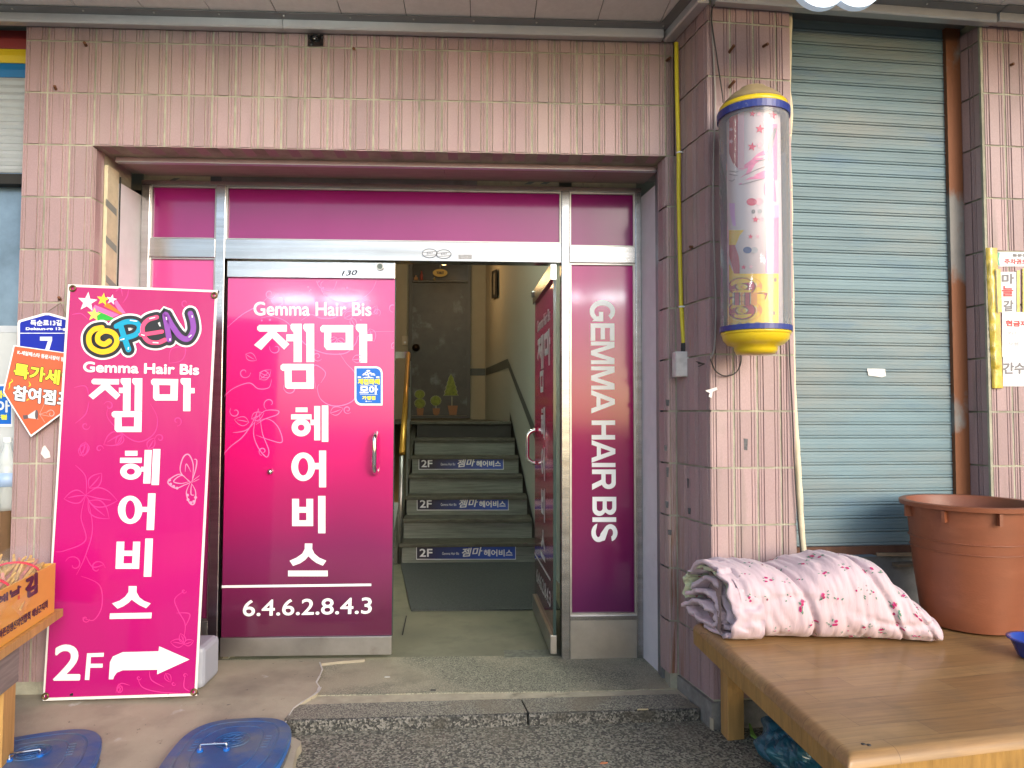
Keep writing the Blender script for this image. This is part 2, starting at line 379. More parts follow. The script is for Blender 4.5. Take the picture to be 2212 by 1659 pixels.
# far right pillar
uP2 = su(SP()(2122, 300)); P2 = PB+SU*uP2
SHOFF = .13
pil2 = thing('tiled_pillar', P2+Vector((.1,.05,-.05)), 'pink ribbed tile pillar at the right edge with taped papers', 'pillar')
mb = MB(); Q = P2+SU*.838
mb.prism([P2+Vector((.005,.0048,-.05)), Q+Vector((0,.0048,-.05)), Q-SN*.4+Vector((0,0,-.05)), P2-SN*.4+Vector((.006,0,-.05))], (0,0,3.1))
mb.build('grout', GROUT, pil2)
P2b = P2-SN*SHOFF-SU*.012
rv2 = P2-P2b
tile_field(pil2, P2b, math.atan2(rv2.y, rv2.x), [(0, .0655, 0), (.0655, .0655, 0)], ROWS)
tile_field(pil2, P2+SU*.012, SA, [(.1029*k, .1029, 0) for k in range(8)], ROWS)
mb = MB(); mb.obox(P2+SU*.004-SN*.004+Vector((0,0,1.45)), SU*.006, SN*.006, Vector((0,0,1.5))); mb.build('mortar_edge', GROUT, pil2)
# ------------------------------------------------------------------ canopy underside
SOFZ = 2.985
can = thing('canopy', (0, -.6, SOFZ), 'pale grey panelled canopy underside with metal trim above the shopfronts', 'canopy')
b = base_of(can)
def xs_wall(x):   # where the wall face stands under the canopy
    if x < XC: return 0.0
    if x < PB.x: return (x-XC)/(PB.x-XC)*YP1
    return PB.y+(x-PB.x)*math.tan(SA)
for k in range(-10, 12):
    x0 = -.05+.2845*k; x1 = x0+.2845-.004
    if x1 > XC > x0-.05: x1 = max(x1, XC)
    y1 = min(xs_wall(x0), xs_wall(x1))
    MB().prism([(x0,-1.0,SOFZ), (x1,-1.0,SOFZ), (x1,xs_wall(x1),SOFZ), (x0,xs_wall(x0),SOFZ)], (0,0,.012)).build('soffit_panel', PANEL, can)
MB().prism([(-3,-1.02,SOFZ+.006), (3.2,-1.02,SOFZ+.006), (3.2,.3,SOFZ+.006), (-3,.3,SOFZ+.006)], (0,0,.16)).build('canopy_frame', ALUD, can)
def trim(a, c, n, name='trim'):
    a, c, n = Vector(a), Vector(c), Vector(n)
    z = Vector((0,0,1))
    MB().add([p+n*.002+z*2.942 for p in (a, c)]+[p+n*.05+z*2.936 for p in (a, c)]+[p+n*.056+z*2.942 for p in (a, c)]+[p+n*.056+z*2.974 for p in (a, c)]+[p+n*.002+z*2.974 for p in (a, c)],
      [(0,1,3,2), (2,3,5,4), (4,5,7,6), (6,7,9,8), (8,9,1,0), (0,2,4,6,8), (9,7,5,3,1)]).build(name, ALU, can)
    MB().add([p+n*.0565+z*h for h in (2.9735, 2.9815) for p in (a, c)]+[p+n*.1+z*h for h in (2.9775, 2.9815) for p in (a, c)],
      [(0,1,3,2), (4,6,7,5), (0,4,5,1), (2,3,7,6)]).build('trim_flange', ALUD, can)
jx = hy(610, 90, -.05).x
trim((-3,0,0), (jx-.001,0,0), (0,-1,0)); trim((jx+.001,0,0), (XC-.06,0,0), (0,-1,0))
rn = Vector((-(PB-PA).y, (PB-PA).x, 0)).normalized(); rn = -rn if rn.x > 0 else rn
trim(PA+(PB-PA)*.02, PB+(PB-PA)*.08, rn)
ue = su(SP()(2133, 70))
trim(PB+SU*.02, PB+SU*ue, SN); trim(PB+SU*(ue+.004)+SN*.01, PB+SU*2.2+SN*.01, SN)
scr = bpy.data.meshes.new('screw'); mm = MB().lathe((0,0,0), [(.0,-.004), (.004,-.003), (.005,0)], 8); scr.from_pydata([tuple(v) for v in mm.v], [], mm.f); scr.materials.append(STEELD)
for x in [hz(p, 26, 2.977).x for p in (35, 183, 332, 470, 609, 753, 891, 1023, 1162, 1293, 1447)]: link_mesh('screw', scr, None, can, Vector((x, -.08, 2.9765))-b)
for u in (.3, .62, .95, 1.18): link_mesh('screw', scr, None, can, PB+SU*u+SN*.08+Vector((0,0,2.9765))-b)
# ------------------------------------------------------------------ entrance lining
YF = .40
lin_ = thing('entrance_lining', (-.4, .25, 0), 'white and cream boards lining the entrance recess', 'lining')
xl0 = hy(253, 540, .215).x; xl1 = hy(301, 540, YF).x
mb = MB(); mb.prism([(XLR+.012, REV+.004, 0), (xl0, .215, 0), (xl0-.1, .225, 0), (XLR-.06, REV+.01, 0)], (0,0,2.36)); mb.build('foam_sheet', CREAM, lin_)
mb = MB(); mb.prism([(xl0+.008, .222, -.03), (xl1, YF+.01, -.03), (xl1-.12, YF+.01, -.03), (xl0-.1, .225, -.03)], (0,0,2.34)); mb.build('jamb_board', JAMB, lin_)
xr1 = hy(1386, 800, YF).x
xr0 = hy(1419, 800, .20).x
mb = MB(); mb.prism([(xr0, .20, -.02), (xr0+.12, .20, -.02), (xr1+.12, YF+.01, -.02), (xr1+.002, YF+.01, -.02)], (0,0,2.36)); mb.build('jamb_board', JAMB, lin_)
mb = MB(); mb.box((xr0-.004, .125, -.02), (xr0+.10, .199, 2.4)); mb.build('dark_edge_strip', ALUD, lin_)
mb = MB(); mb.box((xl0+.002, .2165, -.02), (xl0+.0075, .2210, 2.34)); mb.build('dark_edge_strip', DARK, lin_)
zb0 = hy(800, 341, .14).z; zb1 = hy(800, 357, .14).z
mb = MB(); mb.box((xl0+.02, .14, zb1), (xr0-.01, .17, zb0)); mb.build('batten', PINKBAR, lin_)
mb = MB(); mb.box((xl0+.02, .136, zb0+.001), (xr0-.01, .165, zb0+.006)).box((xl0+.02, .136, zb1-.005), (xr0-.01, .165, zb1-.001)); mb.build('batten_edge', ALU, lin_)
mb = MB(); mb.box((XLR+.01, .108, Z0+.022), (XRR-.02, .39, Z0+.04)); mb.build('dark_gap', DARK, lin_)
zs1 = hy(800, 385, YF).z
xsm = [-1.68, -.86, -.18, .56, .84]
for i in range(4):
    mb = MB(); mb.prism([(xsm[i]+.001, .171, zb1-.002), (xsm[i+1]-.001, .171, zb1-.002), (xsm[i+1]-.001, YF+.02, zs1), (xsm[i]+.001, YF+.02, zs1)], (0,0,.02)); mb.build('soffit_board', WOODB, lin_)
# strips of foam and wood between board and steel head
zc0 = hy(800, 398, YF).z
for x0, x1, m in ((308, 452, CREAM), (453, 476, ALUD), (477, 1030, STEELD), (1031, 1208, CREAM), (1236, 1375, CREAM)):
    a, c = hy(x0, 392, YF).x, hy(x1, 392, YF).x
    MB().box((a, YF+.012, zc0), (c, YF+.03, zs1+.012)).build('packing_strip', m, lin_)
P = Plane((0, YF+.012, 0), (0,-1,0)); PRINTG = mat('grey_green_print', (.26,.30,.27), .6)
mb = MB()
for x in (350, 1132, 1166): mb.loops([[(x,398),(x+26,384.5),(x+40,384.5),(x+14,398)]], P, .0006)
mb.build('printed_mark', PRINTG, lin_)
mb = MB(); Pl = Plane((xl0, .215, 0), Vector((-(.215-REV), xl0-XLR-.012, 0)))
for y in (440, 520, 605): mb.loops([[(229,y-12),(229,y+4),(252,y+28),(252,y+12)]], Pl, .001)
mb.build('printed_mark', PRINTG, lin_)
# ------------------------------------------------------------------ steel frame with magenta panes
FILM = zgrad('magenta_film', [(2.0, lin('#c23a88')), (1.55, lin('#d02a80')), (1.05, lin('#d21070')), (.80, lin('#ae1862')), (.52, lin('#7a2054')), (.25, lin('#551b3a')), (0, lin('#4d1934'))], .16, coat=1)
FILMD = mat('magenta_film_transom', lin('#8c1a6a'), .12, coat=.5, var=.12, vscale=1.6)
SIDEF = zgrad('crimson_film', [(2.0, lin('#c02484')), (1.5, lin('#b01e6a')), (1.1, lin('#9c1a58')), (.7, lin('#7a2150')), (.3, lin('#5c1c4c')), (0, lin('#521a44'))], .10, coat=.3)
SWIRL = mat('pale_pink_print', lin('#f274b6'), .22, coat=.3)
SWIRLD = mat('rose_print', lin('#c23a7c'), .22, coat=.3)
GLASSE = mat('glass_edge', (.03,.05,.045), .1)
PT = PY(YF)
fr = thing('door_frame', (-.4, YF, 0), 'stainless steel entrance frame with magenta transom and side panes', 'door frame')
def X(px, y=600, Y=YF): return hy(px, y, Y).x
def Zp(py, x=850, Y=YF): return hy(x, py, Y).z
zH0, zH1 = Zp(407), Zp(398)
posts = [(X(301), X(320), 0), (X(466, 450), X(487, 450), 0), (X(1213), X(1231), 0), (X(1373), X(1386), 0)]
for a, c, z in posts: MB().box((a, YF, -.005), (c, YF+.09, zH0)).build('post', STEEL, fr, bevel=.003)
MB().box((posts[0][0], YF-.001, zH0+.0005), (posts[3][1], YF+.09, zH1)).build('head_rail', STEEL, fr)
zT = [(Zp(515, 390), Zp(555, 390)), (Zp(521, 850), Zp(563, 850)), (Zp(532, 1300), Zp(567, 1300))]
spans = [(posts[0][1], posts[1][0]), (posts[1][1], posts[2][0]), (posts[2][1], posts[3][0])]
for (x0, x1), (z1, z0) in zip(spans, zT): MB().box((x0+.0005, YF+.002, z0), (x1-.0005, YF+.088, z1)).build('transom_rail', STEEL, fr, bevel=.002)
def pane(x0, x1, z0, z1, m, name='pane', bd=.008, Y=.425):
    p = MB().box((x0+bd, Y, z0+bd), (x1-bd, Y+.01, z1-bd)).build(name, m, fr)
    MB().box((x0+.0005, YF+.012, z0+.0005), (x0+bd, YF+.03, z1-.0005)).box((x1-bd, YF+.012, z0+.0005), (x1-.0005, YF+.03, z1-.0005)).box((x0+bd, YF+.0125, z1-bd), (x1-bd, YF+.03, z1-.0005)).box((x0+bd, YF+.0125, z0+.0005), (x1-bd, YF+.03, z0+bd)).build('glazing_bead', STEELD, p)
    return p
for (x0, x1), (z1, z0) in zip(spans, zT): pane(x0, x1, z1, zH0, FILMD)
zK = Zp(1330, 1300); zKl = Zp(1342, 460)
pR = pane(spans[2][0], spans[2][1], zK, zT[2][1], SIDEF, bd=.010)
pL = pane(spans[0][0], spans[0][1], zKl, zT[0][1], FILM)
for (x0, x1), z in ((spans[2], zK), (spans[0], zKl)): MB().box((x0+.0005, YF+.003, -.005), (x1-.0005, YF+.088, z)).build('kick_plate', STEELD, fr, bevel=.002)
MB().box((spans[2][0]+.001, YF-.001, zK-.022), (spans[2][1]-.001, YF+.003, zK-.002)).build('kick_rail', STEEL, fr)
# GEMMA HAIR BIS running down the right pane; letters drawn upright in unit boxes then turned
def arc(cx, cy, rx, ry, a0, a1, n=16): return [(cx+rx*math.cos(math.radians(a0+(a1-a0)*k/n)), cy+ry*math.sin(math.radians(a0+(a1-a0)*k/n))) for k in range(n+1)]
T_ = .2
LET = {  # unit letters, x right 0..1, y up 0..1
 'E': [[(0,0),(1,0),(1,.19),(.26,.19),(.26,.42),(.92,.42),(.92,.6),(.26,.6),(.26,.81),(1,.81),(1,1),(0,1)]],
 'M': [[(0,0),(.17,0),(.17,.72),(.4,0),(.6,0),(.83,.72),(.83,0),(1,0),(1,1),(.74,1),(.5,.26),(.26,1),(0,1)]],
 'A': [[(0,0),(.21,0),(.29,.22),(.71,.22),(.79,0),(1,0),(.61,1),(.39,1)], [(.35,.39),(.5,.8),(.65,.39)]],
 'H': [[(0,0),(.24,0),(.24,.42),(.76,.42),(.76,0),(1,0),(1,1),(.76,1),(.76,.61),(.24,.61),(.24,1),(0,1)]],
 'I': [[(0,0),(1,0),(1,1),(0,1)]],
 'R': [[(0,0),(.23,0),(.23,.39),(.5,.39),(.72,0),(1,0),(.74,.43)]+arc(.66,.7,.3,.3,-70,90,10)+[(0,1)], [(.23,.57),(.23,.82)]+arc(.6,.695,.14,.125,90,-90,8)],
 'B': [[(0,0)]+arc(.62,.285,.38,.285,-90,60,10)+arc(.58,.75,.36,.25,-40,90,10)+[(0,1)], [(.23,.18),(.23,.43)]+arc(.6,.305,.15,.125,90,-90,8), [(.23,.6),(.23,.83)]+arc(.56,.715,.14,.115,90,-90,8)],
 'G': [arc(.52,.5,.52,.52,42,318,26)+[(1,.08),(1,.54),(.55,.54),(.55,.36),(.76,.36),(.76,.25)]+arc(.53,.5,.29,.33,300,48,22)],
 'S': [arc(.5,.74,.46,.28,12,232,16)+arc(.46,.255,.28,.1,72,-160,9)[:-1]+arc(.5,.27,.5,.29,190,385,16)+[(.9,.52)]+arc(.5,.735,.22,.11,225,20,9)],
}
PR_ = Plane((0, .425, 0), (0,-1,0))
g7a = G(2, 1); g7b = G(2, 2)
def side_letter(ch, y0, y1, x0=675, x1=885, pf=g7a):   # box in crop pixels: letter width runs down, letter height runs right to left
    k = 4*414.75
    MB().loops([[(x0+(x1-x0)*v, y0+(y1-y0)*u) for u, v in lp] for lp in LET[ch]], PR_, .0012, g7a).build('letter', WHITEP, pR)
sh = 1659
side_letter('G', 935, 1118, 675, 886); side_letter('E', 1135, 1285, 680, 885); side_letter('M', 1293, 1487, 682, 885); side_letter('M', 1507, sh+48, 684, 886)
side_letter('A', sh+52, sh+254, 685, 889); side_letter('H', sh+315, sh+480, 688, 891); side_letter('A', sh+484, sh+680, 688, 893); side_letter('I', sh+682, sh+718, 690, 894)
side_letter('R', sh+738, sh+915, 692, 897); side_letter('B', sh+975, sh+1140, 695, 901); side_letter('I', sh+1152, sh+1192, 695, 900); side_letter('S', sh+1205, sh+1366, 690, 907)
# inspection stickers on the transom rail
MARK = mat('sticker_ink', (.10,.12,.16), .5); STKW = mat('sticker_pale', (.62,.66,.74), .4)
PS = Plane((0, YF+.0015, 0), (0,-1,0)); g6 = G(1, 1)
for cx, cy, rt in ((1500, 530, -8), (1622, 537, 5)):
    st = tag(MB().loops([ell(cx, cy, 68, 42)], PS, .0012, g6).build('inspection_sticker', STKW), 'round inspection seal, %s of the pair on the steel transom rail' % ('left' if cx < 1560 else 'right'), 'sticker', 'round seals on the transom rail')
    mk = MB().loops(ring(cx, cy, 67, 41, 60, 35), PS, .0016, g6)
    for dy in (-14, 16): mk.loops([[(cx-62, cy+dy+6), (cx+62, cy+dy-6), (cx+62, cy+dy-2), (cx-62, cy+dy+10)]], PS, .0017, g6)
    text_px(mk, '조사구', (cx-25, cy+12), (cx+28, cy+6), (cx-25, cy-10), PS, .0018, .6, g6); mk.build('print', MARK, st)
st = tag(MB().loops(rc(1748, 542, 1866, 580), PS, .0012, g6).build('torn_label', mat('torn_label', (.36,.37,.40), .6, var=.4, vscale=90)), 'small torn silver label on the steel transom rail', 'label')
# ------------------------------------------------------------------ the two glass doors
g6b = G(1, 2)
ya = Zp(565, 670); yb = Zp(600, 670); yc = Zp(1377, 660); yd = Zp(1417, 660)
xa, xb = X(490, 583), X(853, 583); DW = xb-xa
PD = Plane((0, .418, 0), (0,-1,0))
def hangul_door(lf):
    out = [MB()]; mb = out[0]
    def nxt():
        nonlocal mb; mb = MB(); out.append(mb)
    A = lambda *lp: mb.loops(list(lp), PD, lf, g6)
    R = lambda x0, y0, x1, y1: mb.loops(rc(x0, y0, x1, y1), PD, lf, g6)
    def stem(x0, x1, y0, y1, fx): A([(fx+10, y0), (x1, y0), (x1, y1), (x0, y1), (x0, y0+75), (fx+14, y0+62), (fx, y0+42), (fx, y0+12)])
    A([(10,1165), (28,1148), (267,1148), (267,1207), (172,1207), (288,1315), (243,1362), (140,1262), (45,1365), (-18,1322), (108,1207), (30,1207), (10,1190)])
    R(262, 1230, 325, 1290); stem(325, 395, 1138, 1470, 298); stem(435, 503, 1138, 1470, 408)
    mb.loops([[(212,1500), (230,1485), (500,1485), (500,1700), (268,1700), (250,1685), (246,1545), (228,1545), (212,1530)], [(308,1540), (308,1645), (435,1645), (435,1540)]], PD, lf, g6)
    nxt()
    mb.loops([[(555,1170), (575,1150), (840,1150), (840,1365), (612,1365), (588,1335), (590,1212), (570,1212), (555,1195)], [(650,1212), (650,1303), (775,1303), (775,1212)]], PD, lf, g6)
    stem(893, 960, 1140, 1475, 862); R(960, 1228, 1005, 1287)
    B = 1659; nxt()
    R(342, B+203, 445, B+243); R(303, B+262, 480, B+306); mb.loops(ring(390, B+377, 83, 76, 29, 27), PD, lf, g6); R(470, B+308, 503, B+355)
    R(503, B+190, 555, B+487); R(568, B+185, 625, B+500)
    nxt()
    mb.loops(ring(408, B+715, 103, 124, 44, 76), PD, lf, g6); R(506, B+682, 545, B+737); R(545, B+575, 606, B+893)
    nxt()
    R(312, B+992, 372, B+1228); R(435, B+992, 494, B+1228); R(372, B+1062, 435, B+1112); R(372, B+1178, 435, B+1228); R(537, B+967, 600, B+1290)
    nxt()
    A([(422,B+1378), (487,B+1378), (486,B+1425), (505,B+1465), (545,B+1500), (608,B+1527), (577,B+1570), (520,B+1545), (480,B+1515), (453,B+1488), (425,B+1520), (380,B+1550), (320,B+1572), (290,B+1527), (350,B+1500), (400,B+1465), (421,B+1425)])
    R(277, B+1612, 620, B+1662)
    return out
def swirls(mb, items, plane, lift, pxf):
    for i, (pts, w) in enumerate(items): stroke(mb, pts, w, plane, lift+i*.00003, pxf, 7, True)
def spiral(cx, cy, r, a0, turns, sgn=1, n=10): return [(cx+r*(1-.8*k/n)*math.cos(math.radians(a0)+sgn*turns*2*math.pi*k/n), cy+r*(1-.8*k/n)*math.sin(math.radians(a0)+sgn*turns*2*math.pi*k/n)) for k in range(n+1)]
def leaf(x, y, l, a, w=.35):
    c, s = math.cos(math.radians(a)), math.sin(math.radians(a)); Q = lambda u, v: (x+l*(u*c-v*s), y+l*(u*s+v*c))
    return [[Q(0,0), Q(.3,w*.8), Q(.65,w*.7), Q(1,0)], [Q(0,0), Q(.3,-w*.8), Q(.65,-w*.7), Q(1,0)], [Q(0,0), Q(.4,.03), Q(.8,.02)]]
DOORSW = []
for (x, y, r, a, t, s) in ((120,880,50,0,1.1,1), (200,930,70,180,.8,-1), (520,760,70,200,.7,1), (700,1010,70,20,.9,1), (1045,1040,35,60,1.2,-1), (1185,1000,40,90,1,1),
      (170,1350,55,200,.9,-1), (530,1420,45,30,1.2,1), (120,1830,60,120,.8,1), (300,1690,65,200,.9,-1), (790,1880,38,40,1.3,1), (-100,1560,55,0,1,1), (-180,1900,50,220,1,-1), (60,2240,40,100,1,1)):
    DOORSW.append((spiral(x, y, r, a, t, s), 9))
for pts in ([(1040,765),(1000,850),(900,930),(760,960),(600,900),(560,800),(590,765)], [(520,765),(560,830),(660,850),(700,765)], [(40,1090),(140,1075),(260,1120),(330,1200),(420,1310),(520,1370),(640,1400),(780,1390),(860,1310),(890,1240),(990,1210),(1190,1205)],
            [(720,1390),(780,1480),(850,1560),(880,1690),(850,1790),(760,1840),(650,1845),(560,1790),(530,1700),(545,1660)], [(560,1650),(600,1560),(500,1500),(515,1700)], [(390,1110),(480,1060),(560,1090),(690,1080),(830,990),(960,930)],
            [(20,1870),(40,1990),(60,2100),(110,2230),(90,2290),(20,2210),(-20,2100),(-10,1990),(20,1870)], [(0,1960),(80,1890),(190,1890),(180,1925),(80,1960),(0,2010)], [(0,1990),(100,1960),(190,2030),(225,2160),(110,2140),(0,2100)],
            [(-300,1790),(-200,1700),(-60,1650),(20,1700),(110,1690),(135,1620)], [(-330,2320),(-220,2200),(-120,2120),(-40,2010),(10,1900)], [(-200,2080),(-90,2060),(-10,1990)], [(-250,1170),(-120,1060),(20,980),(110,905)]):
    DOORSW.append((pts, 9))
for a in ((760,1090,110,-30), (820,1090,90,60), (980,1180,120,70), (1000,1060,90,-60), (700,1270,90,30), (700,1260,80,150), (830,1450,110,-10), (1170,1350,90,-40), (640,1910,120,-20), (30,1620,130,-40), (30,1560,100,20), (-40,1960,120,-25), (-60,1990,130,190), (-90,1400,110,30)):
    for p in leaf(*a): DOORSW.append((p, 7))
DOTS = [(450+12*k, 820+5*((k*7) % 9), 5) for k in range(3)]+[(580,828,9), (785,830,10), (905,1105,7), (985,940,6), (120,1105,10), (50,1110,8), (910,1040,5), (935,1052,5)]
def swirl_mesh():
    mb = MB(); swirls(mb, DOORSW, PD, .0004, lambda x, y: g6(max(-275, min(1190, x)), max(770, y)))
    for x, y, r in DOTS: mb.loops([ell(x, y, r, r, 10)], PD, .0005, g6)
    return mb
def latin_door(lf):
    a, b, c = MB(), MB(), MB()
    text_px(a, 'Gemma Hair Bis', (548.5, 681), (801.5, 682), (548.5, 652.5), PD, lf, .75)
    b.loops([[(479, 1264.5), (802, 1260.5), (802, 1266), (479, 1270)]], PD, lf)
    text_px(c, '6.4.6.2.8.4.3', (525, 1331), (802, 1325), (526, 1297), PD, lf, .75)
    return a, b, c
def make_door(name, label, T, hs, both, lock_s, sw=True, film=FILM):
    t = thing(name, T(Vector(((xa+xb)/2, .42, yd))), label, 'door')
    def put(nm, mb, m, par=None, **k):
        mb.v = [T(v) for v in mb.v]; return mb.build(nm, m, par or t, **k)
    put('top_rail', MB().box((xa, .403, yb), (xb, .435, ya)), STEEL, bevel=.002)
    put('bottom_rail', MB().box((xa, .403, yd), (xb, .435, yc)), STEELD, bevel=.002)
    p = put('pane', MB().box((xa+.001, .418, yc+.0005), (xb-.001, .43, yb-.0005)), film)
    put('pane_edge', MB().box((xb-.001, .4165, yc+.001), (xb+.003, .4315, yb-.001)), GLASSE)
    for q in hangul_door(.0016): put('letter', q, WHITEP, p)
    for q, nm in zip(latin_door(.0016), ('lettering', 'rule_line', 'phone_number')): put(nm, q, WHITEP, p)
    if sw: tag(put('floral_print', swirl_mesh(), SWIRL, p), kind='stuff')
    zt, zb_ = Zp(935, 810), Zp(1022, 806)
    for sd in ((-1, 1) if both else (-1,)):
        y0 = .416 if sd < 0 else .432; q = []
        for k in range(9): a = math.pi/2*k/8; q.append((xa+hs, y0+sd*(.055*math.sin(a)), zt-.05*(1-math.cos(a))+.0))
        q = [(xa+hs, y0+sd*.055*math.sin(math.pi/2*k/8), zt-.045*(1-math.cos(math.pi/2*k/8))) for k in range(9)]
        q += [(xa+hs, y0+sd*.055*math.cos(math.pi/2*k/8), zb_+.045*(1-math.sin(math.pi/2*k/8))) for k in range(9)]
        put('handle', MB().tube(q, .0125, 10), CHROME, smooth=True)
    zl = Zp(576, 821)
    put('lock', MB().tube([(xa+lock_s, .404, zl), (xa+lock_s, .392, zl)], [.021, .019], 18), STEELD)
    put('keyhole', MB().tube([(xa+lock_s, .3925, zl), (xa+lock_s, .391, zl)], .014, 14), mat('lock_face', (.10,.13,.12), .4))
    return t, p, put
d1, p1, put1 = make_door('glass_door', 'closed magenta glass door with white salon lettering and phone number', lambda v: v, X(811, 978)-xa, False, X(821, 576)-xa)
put1('handwriting', text_px(MB(), '130', (738, 595.5), (769, 594), (742, 585), Plane((0,.403,0),(0,-1,0)), .0006, .4), mat('marker_ink', (.01,.01,.02), .5))
put1('fixing_bolt', MB().tube([hy(583.5, 1019, .418), hy(583.5, 1019, .40)], [.015, .011], 14), CHROME, smooth=True)
NE = hy(1189, 1000, .385); FE = hy(1149.5, 1000, 1.24); NE.z = FE.z = 0
dr = (FE-NE).normalized(); on = Vector((-dr.y, dr.x, 0))
def T2(v): return NE+dr*(DW-(v.x-xa))-on*(v.y-.403)+Vector((0,0,v.z))
d2, p2, put2 = make_door('glass_door', 'magenta glass door swung open into the stair hall, seen nearly edge on', T2, .10, True, .03, False, zgrad('red_film_lit_through', [(2.0, lin('#f04c90')), (1.2, lin('#ec3070')), (.85, lin('#cc305e')), (.5, lin('#742a42')), (0, lin('#522032'))], .12, coat=.5))  # brighter film colours paint light passing through the open leaf
# merchant sticker on the closed door
gS = lambda x, y: ((1350+x*210/1452)*PW/4032, (1400+y*240/1659)*PW/4032)
stk = thing('merchant_sticker', hy(797, 877, .417), 'blue and white sticker with a pine emblem on the closed glass door', 'sticker')
def rr(x0, y0, x1, y1, r):   # top right and bottom left corners rounded
    return [[(x0,y0)]+[(x1-r+r*math.sin(math.radians(a)), y0+r-r*math.cos(math.radians(a))) for a in range(0, 91, 15)]+[(x1,y1)]+[(x0+r-r*math.sin(math.radians(a)), y1-r+r*math.cos(math.radians(a))) for a in range(0, 91, 15)]]
MB().loops(rr(318, 295, 1083, 1360, 180), PD, .0022, gS).build('backing', WHITEP, stk)
MB().loops(rr(368, 345, 1035, 1305, 150), PD, .0026, gS).build('blue_field', mat('blue_print', lin('#0a66c8'), .35), stk)
mb = MB()
for cx, cy, rx, ry in ((692,415,56,24), (640,460,45,18), (745,480,42,24), (590,495,38,16), (825,495,38,16), (560,525,34,14), (640,525,36,16), (785,528,34,14), (855,530,30,14)): mb.loops([ell(cx, cy, rx, ry, 14)], PD, .0030+.00002*cx/100, gS)
mb.loops([[(520,610), (600,585), (690,575), (780,585), (860,610)]], PD, .00295, gS).loops([[(665,480), (695,470), (725,580), (690,580)]], PD, .00292, gS)
for x in (405, 905): mb.loops(rc(x, 568, x+90, 612), PD, .00294, gS)
for y in (806, 1056): mb.loops(rc(465, y, 945, y+9), PD, .003, gS)
text_px(mb, '모아', (468, 1040), (945, 1040), (468, 830), PD, .003, 14, gS); text_px(mb, '제천시', (670, 1262), (785, 1262), (670, 1236), PD, .003, 1, gS); mb.loops([ell(640,1246,24,18,10)], PD, .003, gS)
mb.build('white_print', WHITEP, stk)
YPR = mat('yellow_print', (.85,.80,.03), .35); txt('yellow_print', YPR, stk, '제천화폐', (415, 782), (995, 782), (415, 640), PD, .003, 9, gS); txt('yellow_print', YPR, stk, '가맹점', (528, 1202), (880, 1202), (528, 1105), PD, .003, 6, gS)
# ------------------------------------------------------------------ stair hall behind the doors
HALLW = zgrad('hall_wall_paint', [(3.4, (.46,.40,.30)), (2.2, (.47,.45,.37)), (1.75, (.47,.49,.44)), (1.45, (.46,.50,.46)), (0, (.46,.52,.48))], .7)
HALLB = mat('hall_back_paint', (.42,.37,.26), .7, var=.05)
DADO = mat('grey_dado_paint', (.10,.115,.11), .6, var=.1)
def DP(px, d): p = hd(px, 894, d); return Vector((p.x, p.y, 0))
A0 = Vector((posts[2][1]+.02, .46, 0)); A1 = DP(1168, 5.0); A2 = DP(1048, 10.0); BACKY = A2.y
LX = -1.25
hall = thing('hall_wall', (.3, 3, 0), 'pale painted stair hall walls behind the open door', 'wall')
A1 = Vector((max(A1.x, .62), A1.y, 0)); A1 = A2+(Vector((.66, 1.2, 0))-A2)
MB().add([A1, A2, A2+Vector((0,0,3.4)), A1+Vector((0,0,3.4)), (.66,.47,0), (.66,.47,3.4)], [(0,1,2,3), (4,0,3,5)]).build('right_wall', HALLW, hall)
MB().add([(LX,.47,0), (LX,BACKY,0), (LX,BACKY,3.4), (LX,.47,3.4)], [(0,1,2,3)]).build('left_wall', HALLW, hall)
MB().add([(LX-.01,BACKY,0), (A2.x+.01,BACKY,0), (A2.x+.01,BACKY,3.4), (LX-.01,BACKY,3.4)], [(0,1,2,3)]).build('back_wall', HALLB, hall)
MB().add([(LX,.40,3.4), (.9,.40,3.4), (.9,BACKY+.1,3.4), (LX,BACKY+.1,3.4)], [(0,1,2,3)]).build('ceiling', HALLB, hall)
MB().box((-2.2,.495,zH0-.05), (1.0,.52,3.5)).box((-2.2,.495,-.1), (LX+.02,.52,zH0)).box((.60,.495,-.1), (1.0,.52,zH0)).build('front_wall', HALLB, hall)
# painted dado band climbing with the stairs, on the right wall
wn = Vector((-(A1-A2).y, (A1-A2).x, 0)); PRW = Plane(A2, wn)
mb = MB(); gH = lambda x, y: ((1560+x*640/1517)*PW/4032, (1000+y*700/1659)*PW/4032)
mb.loops([[(835,1068), (1040,978), (1045,1062), (835,1135)]], PRW, .004, gH); mb.loops([[(1040,978), (1290,1600), (1420,1930), (1380,1960), (1045,1062)]], PRW, .0042, gH)
mb.loops([[(692,1068), (834,1068), (834,1135), (692,1135)]], Plane((0,BACKY,0),(0,-1,0)), .004, gH)
mb.build('dado_band', DADO, hall)
# toilet door on the upper landing
PBK = PY(BACKY-.02)
td = thing('toilet_door', hy(950, 903, BACKY), 'worn dark grey door on the upper landing with garden stickers', 'door')
TDM = mat('worn_grey_door', (.085,.085,.078), .5, var=.2, vscale=7, dirt=[((.20,.22,.23), 4.5, .56, .7)]); TDF = mat('grey_door_frame', (.095,.093,.085), .5)
def bx(x0, y0, x1, y1, Y, t, nm, m, par, pf=gH):
    a = PY(Y)(*pf(x0, y0)); c = PY(Y)(*pf(x1, y1)); return MB().box((a.x, Y, c.z), (c.x, Y+t, a.z)).build(nm, m, par)
lfm = bx(142, 268, 668, 1508, BACKY-.05, .045, 'leaf', TDM, td)
for q in ((120, 60, 142, 1535), (668, 60, 690, 1535), (142, 248, 668, 266), (142, 1510, 668, 1535)): bx(*q, BACKY-.07, .065, 'frame', TDF, td)
bx(142, 60, 668, 248, BACKY-.03, .02, 'fanlight', mat('dark_brown_glass', (.045,.035,.022), .25), td)
